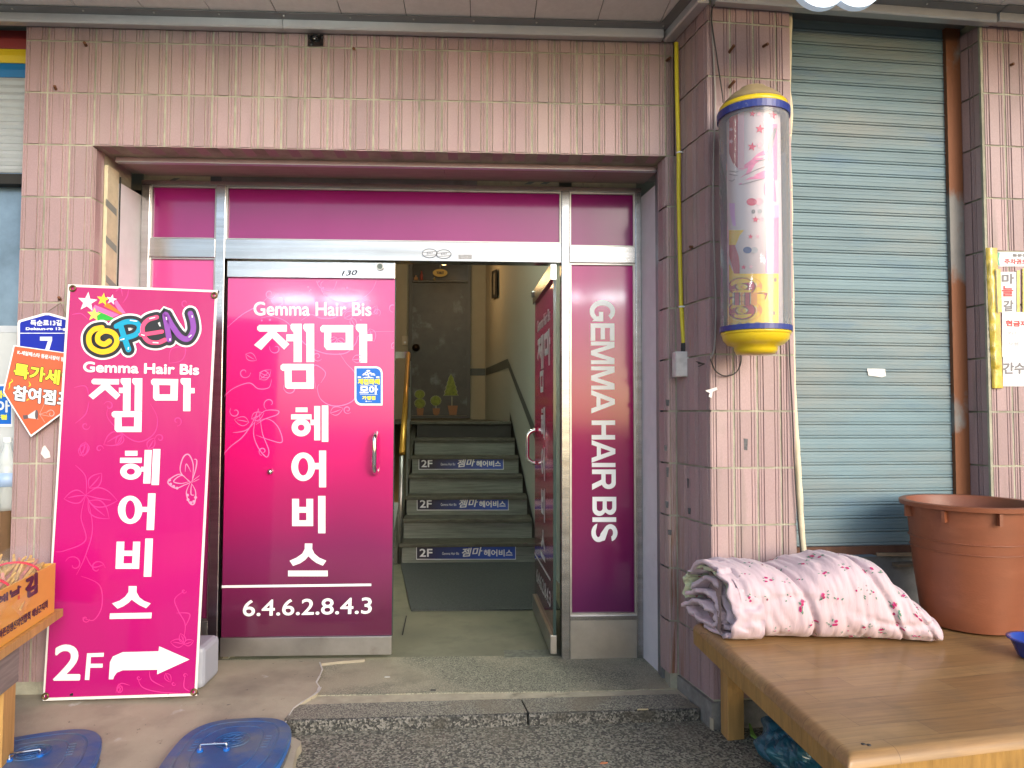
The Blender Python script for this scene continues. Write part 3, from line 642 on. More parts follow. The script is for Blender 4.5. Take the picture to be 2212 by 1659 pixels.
kn = PY(BACKY-.05)(*gH(185, 875)); MB().lathe((0,0,0), [(.0,0),(.06,0),(.06,.01),(.03,.02),(.045,.05),(.0,.065)], 16)
mbk = MB().tube([kn, kn+Vector((0,-.02,0)), kn+Vector((0,-.03,0)), kn+Vector((0,-.07,0))], [.055,.05,.025,.04], 14); mbk.build('knob', mat('brass_dark', (.05,.03,.02), .3, .8), td, smooth=True)
PTD = PY(BACKY-.05); LEAFM = mat('sticker_foliage', (.24,.30,.045), .6, var=.35, vscale=30); POTM = mat('sticker_terracotta', (.36,.16,.07), .6); EDG = mat('sticker_border', (.42,.42,.30), .6)
def rag(cx, cy, rx, ry, n=36): return [(cx+rx*(1+.06*(-1)**k)*math.cos(2*math.pi*k/n), cy+ry*(1+.06*(-1)**k)*math.sin(2*math.pi*k/n)) for k in range(n)]
def cone(cx, y0, y1, w, n=10): return [(cx+w*(k/n)**.7*(1+.08*(-1)**k), y0+(y1-y0)*k/n) for k in range(n+1)]+[(cx-w*(k/n)**.7*(1+.08*(-1)**k), y0+(y1-y0)*k/n) for k in range(n, 0, -1)]
for nm, lab, fol, pot, stem in (('sticker_tree', 'heart topped potted tree sticker on the grey landing door', [rag(220,1310,45,40), rag(222,1395,48,45)], [(190,1440),(258,1440),(250,1505),(198,1505)], 222),
     ('sticker_tree', 'smallest round potted tree sticker on the grey landing door', [rag(370,1370,47,46)], [(340,1440),(408,1440),(402,1490),(385,1505),(360,1505),(345,1490)], 372),
     ('sticker_tree', 'tallest cone shaped potted tree sticker on the grey landing door', [cone(512,1120,1320,62)], [(480,1415),(575,1415),(562,1503),(498,1503)], 520)):
    t = thing(nm, PTD(*gH(stem, 1505)), lab, 'sticker', 'tree stickers on the landing door')
    mbx = MB()
    for f in fol: mbx.loops([[((x-stem)*1.1+stem, y+(y-f[0][1])*.02-2) for x, y in f]], PTD, .002, gH)
    mbx.build('border', EDG, t); mbx = MB()
    for i, f in enumerate(fol): mbx.loops([f], PTD, .0035+.0005*i, gH)
    mbx.build('foliage', LEAFM, t); MB().loops([pot], PTD, .0035, gH).build('pot', POTM, t); MB().loops(rc(stem-5, fol[-1][len(fol[-1])//2][1]+10, stem+5, 1445), PTD, .003, gH).build('stem', EDG, t)
tg = thing('toilet_sign', PY(BACKY-.075)(*gH(410, 215)), 'small oval toilet sign hanging on the fanlight', 'sign')
PTS = PY(BACKY-.075); MB().loops([ell(410, 176, 75, 42)], PTS, .002, gH).build('plate', mat('dark_sign', (.06,.04,.01), .5), tg)
MB().loops([ell(410, 176, 68, 36)], PTS, .004, gH).build('plate_face', mat('yellow_sign', (.62,.42,.08), .5), tg)
text_px(MB(), 'TOILET', (378, 187), (445, 187), (378, 165), PTS, .006, 2, gH).build('lettering', mat('sign_ink', (.03,.015,.01), .6), tg)
MB().loops(rc(408, 86, 412, 135), PTS, .001, gH).build('cord', mat('cord_pale', (.4,.38,.3), .7), tg)
for x0, y0, x1, y1, c_, lab in ((165, 200, 202, 244, (.45,.25,.12), 'pale squat bottle on the fanlight ledge'), (222, 158, 250, 244, (.30,.05,.03), 'red tall bottle on the fanlight ledge'), (345, 215, 372, 246, (.30,.22,.08), 'tan cup on the fanlight ledge')):
    a = PY(BACKY-.05)(*gH(x0, y0)); c = PY(BACKY-.05)(*gH(x1, y1)); r = (c.x-a.x)/2; h = a.z-c.z
    tag(MB().lathe(((a.x+c.x)/2, BACKY-.05, c.z), [(r,0), (r,h*.55), (r*.45,h*.68), (r*.42,h), (0,h)], 12).build('bottle', mat('bottle_'+lab[:4], c_, .4), smooth=True), lab, 'bottle', 'bottles on the fanlight ledge')
pf = thing('picture_frame', PRW(*gH(915, 425)), 'narrow dark picture frame on the warm lit hall wall', 'picture')
MB().loops([[(890,165), (940,140), (940,400), (890,422)]], PRW, .03, gH).loops([[(936,140), (944,148), (944,410), (936,402)]], PRW, .001, gH).build('frame', mat('black_frame', (.015,.013,.012), .4), pf)
MB().loops([[(906,185), (924,175), (924,370), (906,382)]], PRW, .034, gH).build('picture', mat('grey_picture', (.16,.15,.13), .5), pf)
sw = thing('light_switch', PY(BACKY-.01)(*gH(80, 850)), 'white light switch beside the grey landing door', 'switch')
bx(55, 765, 110, 850, BACKY-.02, .018, 'plate', mat('switch_white', (.55,.48,.36), .5), sw); bx(70, 815, 92, 835, BACKY-.026, .005, 'rocker', WHITEP, sw)
# stairs: rise, tread
STW = mat('worn_dark_tread', (.085,.082,.062), .75, var=.3, vscale=10, bump=.3); STR = mat('grey_wood_board', (.19,.205,.175), .7, var=.35, vscale=7, stretch=(.5,1,9), bump=.25, bscale=40)
stair = thing('staircase', (-.1, 2.8, 0), 'dark staircase faced with grey wood boards rising behind the door', 'staircase')
RISE, TREAD, NST = .1635, .242, 7
D0 = 5.93; SY0 = DP(1000, D0).y; SXL = DP(868, D0).x; SXR = .62
def rwx(y): t = (y-A2.y)/(A1.y-A2.y); return A2.x+(A1.x-A2.x)*t
for k in range(NST):
    y = SY0+TREAD*k; z = RISE*k; xr = min(rwx(y), rwx(y+TREAD))-.002
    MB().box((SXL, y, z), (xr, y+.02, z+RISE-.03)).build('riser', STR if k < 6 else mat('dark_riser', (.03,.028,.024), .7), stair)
    MB().box((SXL-.01, y-.025, z+RISE-.0295), (xr, (y+TREAD-.001) if k < NST-1 else BACKY-.001, z+RISE)).build('tread', STW, stair, bevel=.004)
MB().prism([(SXL-.02, SY0-.03, 0), (SXL-.02, SY0+TREAD*7, 0), (SXL-.02, SY0+TREAD*7, RISE*7-.02), (SXL-.02, SY0-.03, RISE*.85)], (-.05,0,0)).build('stringer', STW, stair)
MB().box((LX, SY0+TREAD*6, RISE*7-.03), (SXL-.011, BACKY-.001, RISE*7-.0005)).build('landing_slab', STW, stair)
for k in range(7):   # sloping skirting on the right wall
    y = SY0+TREAD*k; MB().add([(rwx(y)-.006,y-.02,RISE*k+.10),(rwx(y+TREAD)-.006,y+TREAD,RISE*(k+1)+.10),(rwx(y+TREAD)-.006,y+TREAD,RISE*k),(rwx(y)-.006,y-.02,RISE*k-.05)], [(0,1,2,3)]).build('wall_skirting', mat('black_skirting', (.03,.03,.028), .6), stair)
# three name boards on the risers
SG = zgrad('stair_sign_print', [(1,(0,0,0)),(0,(0,0,0))]); 
def xgrad(name, x0, x1, c0, c1):
    m = mat(name, c0, .3); n = m.node_tree.nodes; L = m.node_tree.links
    geo = n.new('ShaderNodeNewGeometry'); sp = n.new('ShaderNodeSeparateXYZ'); L.new(geo.outputs['Position'], sp.inputs[0])
    r = n.new('ShaderNodeMapRange'); r.inputs[1].default_value = x0; r.inputs[2].default_value = x1; L.new(sp.outputs[0], r.inputs[0])
    x = n.new('ShaderNodeMix'); x.data_type = 'RGBA'; L.new(r.outputs[0], x.inputs['Factor']); x.inputs[6].default_value = (*c0,1); x.inputs[7].default_value = (*c1,1)
    L.new(x.outputs[2], n['Principled BSDF'].inputs['Base Color']); return m
SIGNW = mat('sign_white', (.85,.87,.90), .35)
for i, (k, q, w) in enumerate(((0, (1385,1400,2245,1517), 'lowest'), (2, (1390,980,2183,1092), 'middle'), (4, (1405,635,2140,740), 'topmost'))):
    yy = SY0+TREAD*k-.002; P_ = PY(yy); gq = g6b; x0, y0, x1, y1 = q; W_, H_ = x1-x0, y1-y0
    t = thing('stair_sign', P_(*gq((x0+x1)/2, y1)), '%s of the three blue name boards on the stair risers' % w, 'sign', 'name boards on the stair risers')
    MB().loops(rc(x0, y0, x1, y1), P_, .001, gq).build('border', SIGNW, t)
    MB().loops(rc(x0+5, y0+6, x1-5, y1-6), P_, .002, gq).build('print', xgrad('sign_blue', -.45, .08, (.025,.022,.045), (.025,.085,.46)), t)
    txt('lettering', SIGNW, t, '2F', (x0+.035*W_, y1-.22*H_), (x0+.16*W_, y1-.22*H_), (x0+.035*W_, y0+.22*H_), P_, .003, 2, gq)
    txt('lettering', SIGNW, t, 'Gemma Hair Bis', (x0+.26*W_, y1-.35*H_), (x0+.43*W_, y1-.35*H_), (x0+.26*W_, y0+.45*H_), P_, .003, 0, gq)
    txt('lettering', SIGNW, t, '젬마', (x0+.45*W_, y1-.2*H_), (x0+.65*W_, y1-.3*H_), (x0+.47*W_, y0+.18*H_), P_, .003, 2, gq)
    txt('lettering', SIGNW, t, '헤어비스', (x0+.68*W_, y1-.25*H_), (x0+.965*W_, y1-.25*H_), (x0+.68*W_, y0+.27*H_), P_, .003, 2.2, gq)
# handrail; the rail's golden colour paints warm lamp glow on steel
hr = thing('handrail', DP(862, 5.9), 'brass toned stair handrail on a steel post', 'handrail')
q0 = hd(863, 1215, 5.86); q1 = hd(868, 985, 5.86); q2 = hd(869, 978, 5.9); q3 = hd(881.5, 764, 7.7)
MB().tube([Vector((q0.x,q0.y,0)), q1], .02, 8).build('post', STEELD, hr, smooth=True)
MB().tube([q2, q3], .025, 8).build('rail', mat('lamp_glow_steel', (.62,.34,.06), .3, .7), hr, smooth=True)
MB().box((q3.x-.25, q3.y-.02, q3.z-.05), (q3.x-.01, q3.y+.03, q3.z+.02)).build('bracket', CHROME, hr)
for t in (.3, .62, .93):
    p = q2.lerp(q3, t); MB().tube([p+Vector((.03,0,-.02)), Vector((p.x+.03, p.y, max(0, p.z-.85)))], .008, 6).build('baluster', STEELD, hr)
# warm bulb of the upper landing
lampp = Vector((-.45, BACKY-1.4, 3.1)); lt = thing('ceiling_lamp', lampp+Vector((0,0,.2)), 'warm globe lamp over the upper landing', 'lamp')
MB().lathe(lampp, [(0,-.09),(.06,-.07),(.09,0),(.06,.07),(.03,.1),(.03,.3)], 16).build('globe', mat('warm_globe', (1,.66,.32), .5, emit=3), lt, smooth=True)
pl = bpy.data.lights.new('bulb', 'POINT'); pl.energy = 4.5; pl.color = (1,.62,.28); pl.shadow_soft_size = .12; po = bpy.data.objects.new('bulb', pl); COL.objects.link(po); po.parent = lt; po.location = (0,-.0,-.42)

# tube lamp on the hall ceiling just inside the doors
tl_ = Vector((-.25, 1.7, 3.36)); hl = thing('tube_lamp', tl_, 'tube lamp on the stair hall ceiling', 'lamp')
MB().box((tl_.x-.62, tl_.y-.04, tl_.z-.01), (tl_.x+.62, tl_.y+.04, 3.398)).build('housing', WHITEP, hl)
MB().tube([tl_+Vector((-.58,0,-.035)), tl_+Vector((.58,0,-.035))], .018, 10).build('tube', mat('hall_tube', (.86,1,.90), .4, emit=75), hl)
# ------------------------------------------------------------------ ground
ASPH = speckle('worn_asphalt', (.17,.16,.125), [(.10,.097,.078), (.235,.222,.175), (.31,.295,.235), (.075,.072,.06)], 130, .9, 1.0, big=(.19,.165,.12), bigscale=1.6, lo=.56, hi=.78, big2=((.055,.05,.042), 2.3, .6, .75))
TERR = speckle('terrazzo', (.205,.20,.145), [(.10,.102,.078), (.30,.29,.215), (.15,.15,.11), (.36,.35,.26)], 240, .75, .25, big=(.38,.34,.24), bigscale=1.7, lo=.45, hi=.60, big2=((.14,.14,.10), 2.6, .58, .72))
GRAN = speckle('granite', (.27,.255,.195), [(.14,.135,.11), (.35,.335,.265), (.09,.088,.075), (.22,.21,.165)], 230, .8, .3, big=(.20,.17,.12), bigscale=3, lo=.52, hi=.7)
GRAND = speckle('granite_dark', (.06,.06,.055), [(.03,.03,.028), (.12,.115,.10), (.20,.19,.17)], 150, .9, .5, big=(.05,.045,.035), bigscale=4, lo=.5, hi=.65)
CONC = mat('trodden_concrete', (.36,.315,.23), .85, var=.14, vscale=3, bump=.35, bscale=70, dirt=[((.22,.19,.145), 2.3, .48, .72), ((.50,.48,.43), 7, .64, .74), ((.12,.105,.085), 30, .66, .72), ((.15,.135,.11), 1.2, .6, .8)])
CEM = mat('sandy_cement', (.40,.36,.26), .9, var=.2, vscale=12, bump=.5, bscale=90, dirt=[((.2,.18,.13), 9, .6, .72)])
SZ = -.05
tag(obj('street', [(-60,-70,SZ), (60,-70,SZ), (60,-.0,SZ), (-60,-.0,SZ)], [(0,1,2,3)], ASPH), kind='structure')
# entrance floor slab
tz = 0.0
fl = [hz(470, 1443, 0), hz(640, 1512, 0), hz(683, 1502, 0), hz(978, 1496, 0), hz(1250, 1493, 0), hz(1470, 1487, 0)]
pts = [(-1.9,.36,tz), (-1.9,fl[1].y,tz)]+[tuple(p) for p in fl[1:]]+[(.93,-.05,tz), (.93,.46,tz), (-1.9,.46,tz)]
ef = obj('entrance_floor', [(p[0], p[1], 0) for p in pts]+[(p[0], p[1], -.045) for p in pts], [tuple(range(len(pts)))]+[(i, i+len(pts), (i+1) % len(pts)+len(pts), (i+1) % len(pts)) for i in range(len(pts))], TERR); tag(ef, kind='structure')
HALLF = mat('hall_cement_floor', (.19,.185,.125), .7, var=.2, vscale=6, bump=.2, dirt=[((.12,.12,.085), 3, .5, .7)])
tag(obj('hall_floor', [(LX,.46,-.002), (.93,.46,-.002), (.93,SY0+.3,-.002), (LX,SY0+.3,-.002)], [(0,1,2,3)], HALLF), kind='structure')
mb = MB(); cj = [hz(878, 1330, 0), hz(869, 1372, 0)]; mb.add([cj[0]+Vector((-.003,0,.0005)), cj[0]+Vector((.003,0,.0005)), cj[1]+Vector((.004,0,.0005)), cj[1]+Vector((-.003,0,.0005))], [(0,3,2,1)]); mb.build('floor_joint', DARK, ef)
# kerb of granite stones
KL, KR = hz(612, 1557, 0), hz(1512, 1531, 0); BLk, BRk = hz(690, 1521.5, 0), hz(1466, 1499.5, 0); BLk = hz(640, 1523, 0)
kerb = tag(thing('kerb', (KL+KR)/2+Vector((0,0,SZ)), 'granite doorstep kerb', 'kerb'), kind='structure')
del kerb['category']; del kerb['label']
for t0, t1 in ((0, .575), (.579, 1)):
    a, b2 = KL.lerp(KR, t0), KL.lerp(KR, t1); c, d = BLk.lerp(BRk, t1), BLk.lerp(BRk, t0)
    st = MB().add([a, b2, c, d], [(0,1,2,3)]); n_ = 26
    o = MB().hexa([p+Vector((0,0,-.2)) for p in (a,b2,c,d)], [p+Vector((0,0,-.001)) for p in (a,b2,c,d)]).build('stone', GRAND, kerb, bevel=.006)
    MB().add([p+Vector((0,0,.001)) for p in (a+Vector((0,.008,0)),b2+Vector((0,.008,0)),c,d)], [(0,1,2,3)]).build('stone_top', GRAN, kerb)
cs = [hz(600, 1530, -.004), hz(640, 1515, -.004), hz(683, 1503, -.004), hz(978, 1496.5, -.004), hz(1470, 1487.5, -.004), PB+Vector((-.01,0,-.004)), PB+Vector((-.005,-.02,-.004)), Vector((KR.x+.05, KR.y+.01, -.006)), BRk+Vector((0,0,-.004)), BLk+Vector((0,0,-.004))]
cs = [Vector((p.x, p.y, -.004)) for p in cs]
tag(obj('cement_strip', cs+[p+Vector((0,0,-.1)) for p in cs], [tuple(range(len(cs)))]+[(i, i+len(cs), (i+1) % len(cs)+len(cs), (i+1) % len(cs)) for i in range(len(cs))], CEM), kind='structure')
# concrete apron on the left, its broken edge lapping the slab
edge = [hz(x, y, .0) for x, y in ((845,1420), (690,1436), (696,1452), (690,1466), (683,1479), (690,1490), (686,1500), (676,1508), (655,1519), (634,1532), (621,1550), (612,1566), (618,1582), (652,1592), (640,1612), (633,1640), (618,1675), (590,1800), (560, 2300))]
edge = [Vector((p.x, p.y)) for p in edge]; edge[0] = Vector((edge[0].x, .39)); edge[1] = Vector((edge[1].x, edge[1].y))
def edge_x(y):
    for a, c in zip(edge, edge[1:]):
        if a.y >= y >= c.y or c.y >= y >= a.y: return a.x+(c.x-a.x)*((y-a.y)/(c.y-a.y+1e-9))
    return edge[-1].x
def apz(x, y):
    z = .011 if y > -.05 else .011+(y+.05)*.062
    z = max(z, SZ+.006)
    return z+.004*noise.noise(Vector((x*2.2, y*2.2, 3)))
ys = [.42-.025*k for k in range(64)]+[-1.3-.15*k for k in range(10)]; NX = 40; vs = []; fs = []
for y in ys:
    xr = edge_x(min(.38, y))+.006*noise.noise(Vector((y*60, 0, 1)))
    for k in range(NX+1): x = -5+(xr+5)*(k/NX)**.6; vs.append((x, y, apz(x, y)))
    vs.append((xr+.004, y, apz(xr, y)-.03))
n1 = NX+2
for j in range(len(ys)-1):
    for k in range(n1-1): fs.append((j*n1+k, (j+1)*n1+k, (j+1)*n1+k+1, j*n1+k+1))
tag(obj('pavement', vs, fs, CONC, smooth=False), kind='structure')
# white mortar along the break, small cracks
mb = MB(); MORT = mat('white_mortar', (.55,.53,.48), .9, var=.2, vscale=30, bump=.5)
for i in range(1, 11):
    a, c = edge[i], edge[i+1]; w = .003+.014*random.random()*(1 if 3 < i < 7 else .35); n_ = Vector((-(c-a).y, (c-a).x)).normalized()*w
    mb.add([(p.x, p.y, apz(p.x, p.y)+.0015+h) for p, h in ((a-n_*.6,0), (a+n_,.0), (c+n_*.8,0), (c-n_*.5,0))], [(0,1,2,3)])
mb.build('mortar_crumbs', MORT, None); tag(bpy.data.objects['mortar_crumbs'], kind='stuff', label='white mortar crumbs along the broken pavement edge')
# dark mat in the hall
ma = [hz(886, 1319, .006), hz(1150, 1318, .006), hz(1152, 1320, .006)]
mt = [Vector((hz(888,1318,.008).x, hz(888,1318,.008).y, .008)), Vector((.5, hz(888,1318,.008).y, .008)), Vector((.5, SY0-.01, .008)), Vector((hz(868,1210,.008).x, SY0-.01, .008))]
MATM = mat('dark_rubber_mat', (.06,.068,.064), .95, var=.35, vscale=90, bump=1, bscale=160)
tag(MB().prism([p-Vector((0,0,.007)) for p in mt], (0,0,.007)).build('floor_mat', MATM), 'dark green black mat on the hall floor before the stairs', 'mat')
# floor closer plate, litter
fp = hz(1090, 1421, .001); fq = hz(1208, 1407, .001)
tag(MB().box((fp.x, fp.y, .0005), (fq.x, fq.y+.02, .004)).build('floor_hinge_plate', mat('worn_plate', (.16,.165,.13), .6, var=.4, vscale=40)), 'worn metal hinge plate in the floor under the open door', 'plate')
def bit(px, py, z, pts, m, name, lab, cat, h=.004):
    c = hz(px, py, z); n = len(pts)
    v = [c+Vector((x, y, 0)) for x, y in pts]+[c+Vector((x*.9, y*.9, h)) for x, y in pts]
    tag(obj(name, v, [tuple(range(n, 2*n))]+[(i, (i+1) % n, (i+1) % n+n, i+n) for i in range(n)], m), lab, cat)
bit(1528/4+553+.5-0, 1244+718.5/2.9, 0, [(-.012,-.005), (.012,-.004), (.013,.004), (-.010,.006)], mat('scrap_dark', (.05,.05,.045), .7), 'scrap', 'small dark scrap on the entrance slab', 'scrap')
bit(1390, 1533, .001, [(-.028,-.004), (.02,-.005), (.022,.003), (-.02,.004)], mat('scrap_tan', (.45,.38,.24), .7), 'scrap', 'tan sliver lying on the right granite doorstep', 'scrap')
bit(1505/1+0, 1427, .001, [(-.018,-.006), (0,-.011), (.014,-.002), (.004,.008), (-.012,.004)], mat('leaf_brown', (.22,.09,.03), .8), 'dry_leaf', 'small brown leaf on the slab by the white jamb', 'leaf')
bit(1304, 1649, SZ, [(-.014,-.003), (.004,-.006), (.016,.002), (-.004,.006)], mat('leaf_orange', (.45,.17,.08), .8), 'dry_leaf', 'tiny orange leaf on the asphalt at the bottom', 'leaf')
bit(837, 1463, .001, [(-.014,-.004), (.013,-.003), (.012,.004), (-.012,.005)], mat('butt_white', (.42,.40,.36), .7), 'cigarette_butt', 'flattened cigarette butt on the speckled slab', 'litter')
lf = MB(); gl = mat('fresh_green_leaf', (.22,.42,.06), .5); q = [hz(x, y, SZ+.012) for x, y in ((1617,1556), (1619,1574), (1622,1590), (1630,1596), (1638,1599), (1630,1588), (1624,1572))]
tag(obj('green_leaf', q+[p+Vector((0,.004,.006)) for p in q], [tuple(range(7)), tuple(range(13,6,-1))]+[(i, (i+1) % 7, (i+1) % 7+7, i+7) for i in range(7)], gl), 'fresh green leaf strip beside the platform leg', 'leaf')
# ------------------------------------------------------------------ blue meter box lids
BLUE = mat('blue_moulded_plastic', lin('#27548a'), .55, var=.2, vscale=7, bump=.25, bscale=220, dirt=[((.13,.16,.19), 5, .42, .66)])
BLUEB = mat('blue_plastic_edge', lin('#1a66bc'), .4)
def lid(c, a, b_, rot, lab, hx, hy_):
    z = c.z; t = thing('meter_box_lid', c, lab, 'lid', 'blue lids on the pavement'); N = 56; cr, sr = math.cos(rot), math.sin(rot)
    def pt(k, s, h, n=3.0):
        an = 2*math.pi*k/N; ct, st = math.cos(an), math.sin(an); x = a*s*math.copysign(abs(ct)**(2/n), ct); y = (b_-(1-s)*a*.6 if s < 1 else b_)*math.copysign(abs(st)**(2/n), st)
        if s < .999: y = (b_-(1-s)*a)*math.copysign(abs(st)**(2/n), st)
        return c+Vector((x*cr-y*sr, x*sr+y*cr, h))
    def band(prof, nm, m):
        vs = [pt(k, s, h) for s, h in prof for k in range(N)]; L_ = len(prof)
        fs = [(i*N+k, i*N+(k+1) % N, (i+1)*N+(k+1) % N, (i+1)*N+k) for i in range(L_-1) for k in range(N)]+[tuple(range((L_-1)*N, L_*N))]
        obj(nm, vs, fs, m, t, smooth=False)
    band([(1.03,-.03),(1.03,.008),(.97,.010)], 'collar', mat('grey_collar', (.13,.125,.115), .8, var=.3, vscale=20))
    band([(1.0,.0101),(1.0,.030)], 'edge_band', BLUEB)
    band([(1.0,.0302),(.975,.037),(.80,.040),(.785,.0375),(.765,.0375),(.75,.041),(.55,.043),(.54,.041),(.525,.041),(.51,.044)], 'cover', BLUE)
    def loc(x, y, h): return c+Vector((x*cr-y*sr, x*sr+y*cr, h))
    mb = MB()
    for r in (.062, .045): mb.tube([loc(r*math.cos(2*math.pi*k/24), .06+r*math.sin(2*math.pi*k/24), .0455) for k in range(25)], .0025, 5)
    for k in range(6):
        an = k*math.pi/3; mb.tube([loc(.022*math.cos(an)+.013*math.cos(2*math.pi*j/10), .06+.022*math.sin(an)+.013*math.sin(2*math.pi*j/10), .0455) for j in range(11)], .0022, 4)
    mb.build('emblem', BLUE, t)
    for s in (-1, 1):
        for j in range(5): MB().obox(loc(s*.125, .0+.022*j, .0425), Vector((.012*cr, .012*sr, 0)), Vector((-.006*sr, .006*cr, 0)), Vector((0,0,.002))).build('embossed_mark', BLUE, t)
    h = [loc(hx+s*.045, hy_, .042+dz) for s, dz in ((-1,0), (-1,.022), (-.96,.026), (.96,.026), (1,.022), (1,0))]
    MB().tube(h, .0035, 6).build('wire_handle', CHROME, t)
    for s in (-1, 1): MB().tube([loc(hx+s*.045, hy_, .043), loc(hx+s*.045, hy_, .052)], .011, 10).build('handle_boss', BLUEB, t)
c2 = hz(492, 1628, .0); c2.z = apz(c2.x, c2.y)-.004; lid(c2, .205, .275, math.radians(4), 'blue plastic lid with wire handle, nearer the doorstep', -.045, -.02)
c1 = hz(58, 1652, .0); c1.z = apz(c1.x, c1.y)-.004; lid(c1, .22, .255, math.radians(20), 'blue plastic lid at the left edge, beside the wooden table leg', -.01, .015)
# ------------------------------------------------------------------ OPEN banner on its stand
BPINK = zgrad('banner_print', [(1.95, lin('#b01062')), (1.3, lin('#b6126c')), (.6, lin('#ba1072')), (0, lin('#aa106c'))], .22, coat=.5, bump=.10)
bl, br = hd(92, 1514, 3.0), hd(425, 1503, 3.02)
tlw = hd(147, 614, 3.10)
bn = (br-bl).cross(tlw-bl); PBN = Plane(bl, bn)
ban = thing('banner_stand', (bl+br)/2, 'tall magenta OPEN banner leaning by the left tile pillar', 'banner')
Q4 = [(92,1514), (425,1503), (470,627), (147,614)]
mb = MB(); F4 = [PBN(*q) for q in Q4]; mb.hexa([p-PBN.n*.003 for p in F4], F4); mb.build('sheet', mat('white_banner_edge', (.78,.76,.72), .4), ban)
g0a, g0b, g0c = G(0, 1), G(0, 2), G(0, 3)
NXB, NZB = 20, 44; vs = []; fs = []
ins = [(96.5,1507.5), (420,1497.5), (464.5,631.5), (152,619.5)]
I4 = [PBN(*q, .0012) for q in ins]
for j in range(NZB+1):
    for i in range(NXB+1):
        u, v = i/NXB, j/NZB; p = (I4[0]*(1-u)+I4[1]*u)*(1-v)+(I4[3]*(1-u)+I4[2]*u)*v; vs.append(p)
fs = [(j*(NXB+1)+i, j*(NXB+1)+i+1, (j+1)*(NXB+1)+i+1, (j+1)*(NXB+1)+i) for j in range(NZB) for i in range(NXB)]
face = obj('printed_face', vs, fs, BPINK, ban, smooth=True)
LF = .0030; wb = MB()
def nx():
    global wb
    wb.build('letter', WHITEP, face); wb = MB()
def A0_(*lp): wb.loops(list(lp), PBN, LF, g0b)
def R0(x0, y0, x1, y1, k=.0): wb.loops([[(x0-k*(y0-800)*.0,y0), (x1,y0), (x1,y1), (x0,y1)]], PBN, LF, g0b)
def SK(x0, y0, x1, y1):   # boxes lean with the banner
    s = -.045; wb.loops([[(x0,y0), (x1,y0), (x1+s*(y1-y0),y1), (x0+s*(y1-y0),y1)]], PBN, LF, g0b)
def stem0(x0, x1, y0, y1, fx): A0_([(fx+8,y0), (x1,y0), (x1-3,y1), (x0-3,y1), (x0,y0+62), (fx+12,y0+52), (fx,y0+35), (fx,y0+10)])
A0_([(790,-30), (806,-46), (1030,-42), (1028,4), (945,4), (1040,95), (1003,135), (908,50), (805,133), (765,100), (880,4), (806,2), (790,-14)])
R0(1027, 32, 1065, 78); stem0(1065, 1130, -50, 230, 1042); stem0(1165, 1230, -50, 230, 1142)
wb.loops([[(965,250), (982,235), (1226,235), (1222,415), (1010,415), (990,395), (992,288), (978,288), (965,270)], [(1050,285), (1052,368), (1158,368), (1160,285)]], PBN, LF, g0b)
nx(); wb.loops([[(1305,-28), (1322,-46), (1540,-42), (1534,143), (1340,143), (1322,120), (1325,10), (1315,8), (1305,-10)], [(1375,8), (1377,90), (1472,90), (1474,10)]], PBN, LF, g0b)
stem0(1585, 1648, -50, 235, 1560); R0(1647, 35, 1682, 80)
nx(); R0(1080, 577, 1188, 620); SK(1038, 637, 1226, 682); wb.loops(ring(1130, 757, 92, 70, 36, 27), PBN, LF, g0b); R0(1218, 715, 1246, 757); SK(1250, 570, 1312, 860); SK(1322, 562, 1387, 873)
nx(); wb.loops(ring(1125, 1087, 106, 122, 42, 82), PBN, LF, g0b); R0(1228, 1062, 1274, 1105); SK(1280, 945, 1345, 1262)
nx(); SK(1008, 1362, 1075, 1597); SK(1150, 1362, 1212, 1597); SK(1070, 1440, 1144, 1485); SK(1064, 1550, 1140, 1597); SK(1256, 1335, 1322, 1665)
B = 1659; nx()
A0_([(1112,B+87), (1181,B+87), (1180,B+140), (1205,B+185), (1245,B+215), (1303,B+237), (1262,B+278), (1205,B+252), (1165,B+225), (1138,B+203), (1115,B+228), (1070,B+260), (1015,B+283), (968,B+237), (1035,B+212), (1080,B+180), (1110,B+140)])
wb.loops([[(950,B+323), (1311,B+316), (1308,B+366), (946,B+372)]], PBN, LF, g0b)
nx(); text_px(wb, 'Gemma Hair Bis', (722, 1552), (1716, 1578), (724, 1468), PBN, LF, 4.5, g0a)
nx(); text_px(wb, '2', (466, 897), (684, 895), (482, 600), PBN, LF, 8, g0c); nx()
wb.loops([[(733,898), (752,668), (898,663), (896,697), (786,700), (782,758), (888,757), (886,792), (779,793), (771,898)]], PBN, LF, g0c)
nx(); wb.loops([[(940,893), (950,745), (975,695), (1060,658), (1370,650), (1375,607), (1637,722), (1357,850), (1360,810), (1060,815), (1010,835), (985,870), (978,893)]], PBN, LF, g0c)
wb.build('arrow', WHITEP, face)
# rainbow OPEN word mark: white, black, then colour strokes
OP = [('y', [(880,1172),(810,1190),(768,1250),(785,1335),(870,1380),(965,1360),(1010,1295),(985,1225),(910,1200),(850,1235),(850,1290),(900,1315),(945,1290)], 46),
      ('b', [(1045,1165),(1075,1260),(1110,1360)], 50), ('b', [(1005,1160),(1090,1122),(1175,1128),(1205,1175),(1165,1235),(1050,1268)], 46),
      ('p', [(1355,1082),(1280,1105),(1235,1160),(1240,1235),(1285,1290),(1360,1302),(1425,1278)], 38), ('p', [(1215,1232),(1300,1222),(1400,1206)], 34),
      ('v', [(1462,1275),(1445,1170),(1428,1055),(1490,1160),(1560,1250),(1625,1268),(1668,1200),(1665,1120),(1645,1050)], 48)]
CM = dict(y=mat('yellow_ink', lin('#f0bc1a'), .25), b=mat('sky_ink', lin('#109ac0'), .25), p=mat('coral_ink', lin('#e8507c'), .25), v=mat('violet_ink', lin('#8a48a8'), .25))
INK = mat('black_ink', (.02,.02,.025), .3)
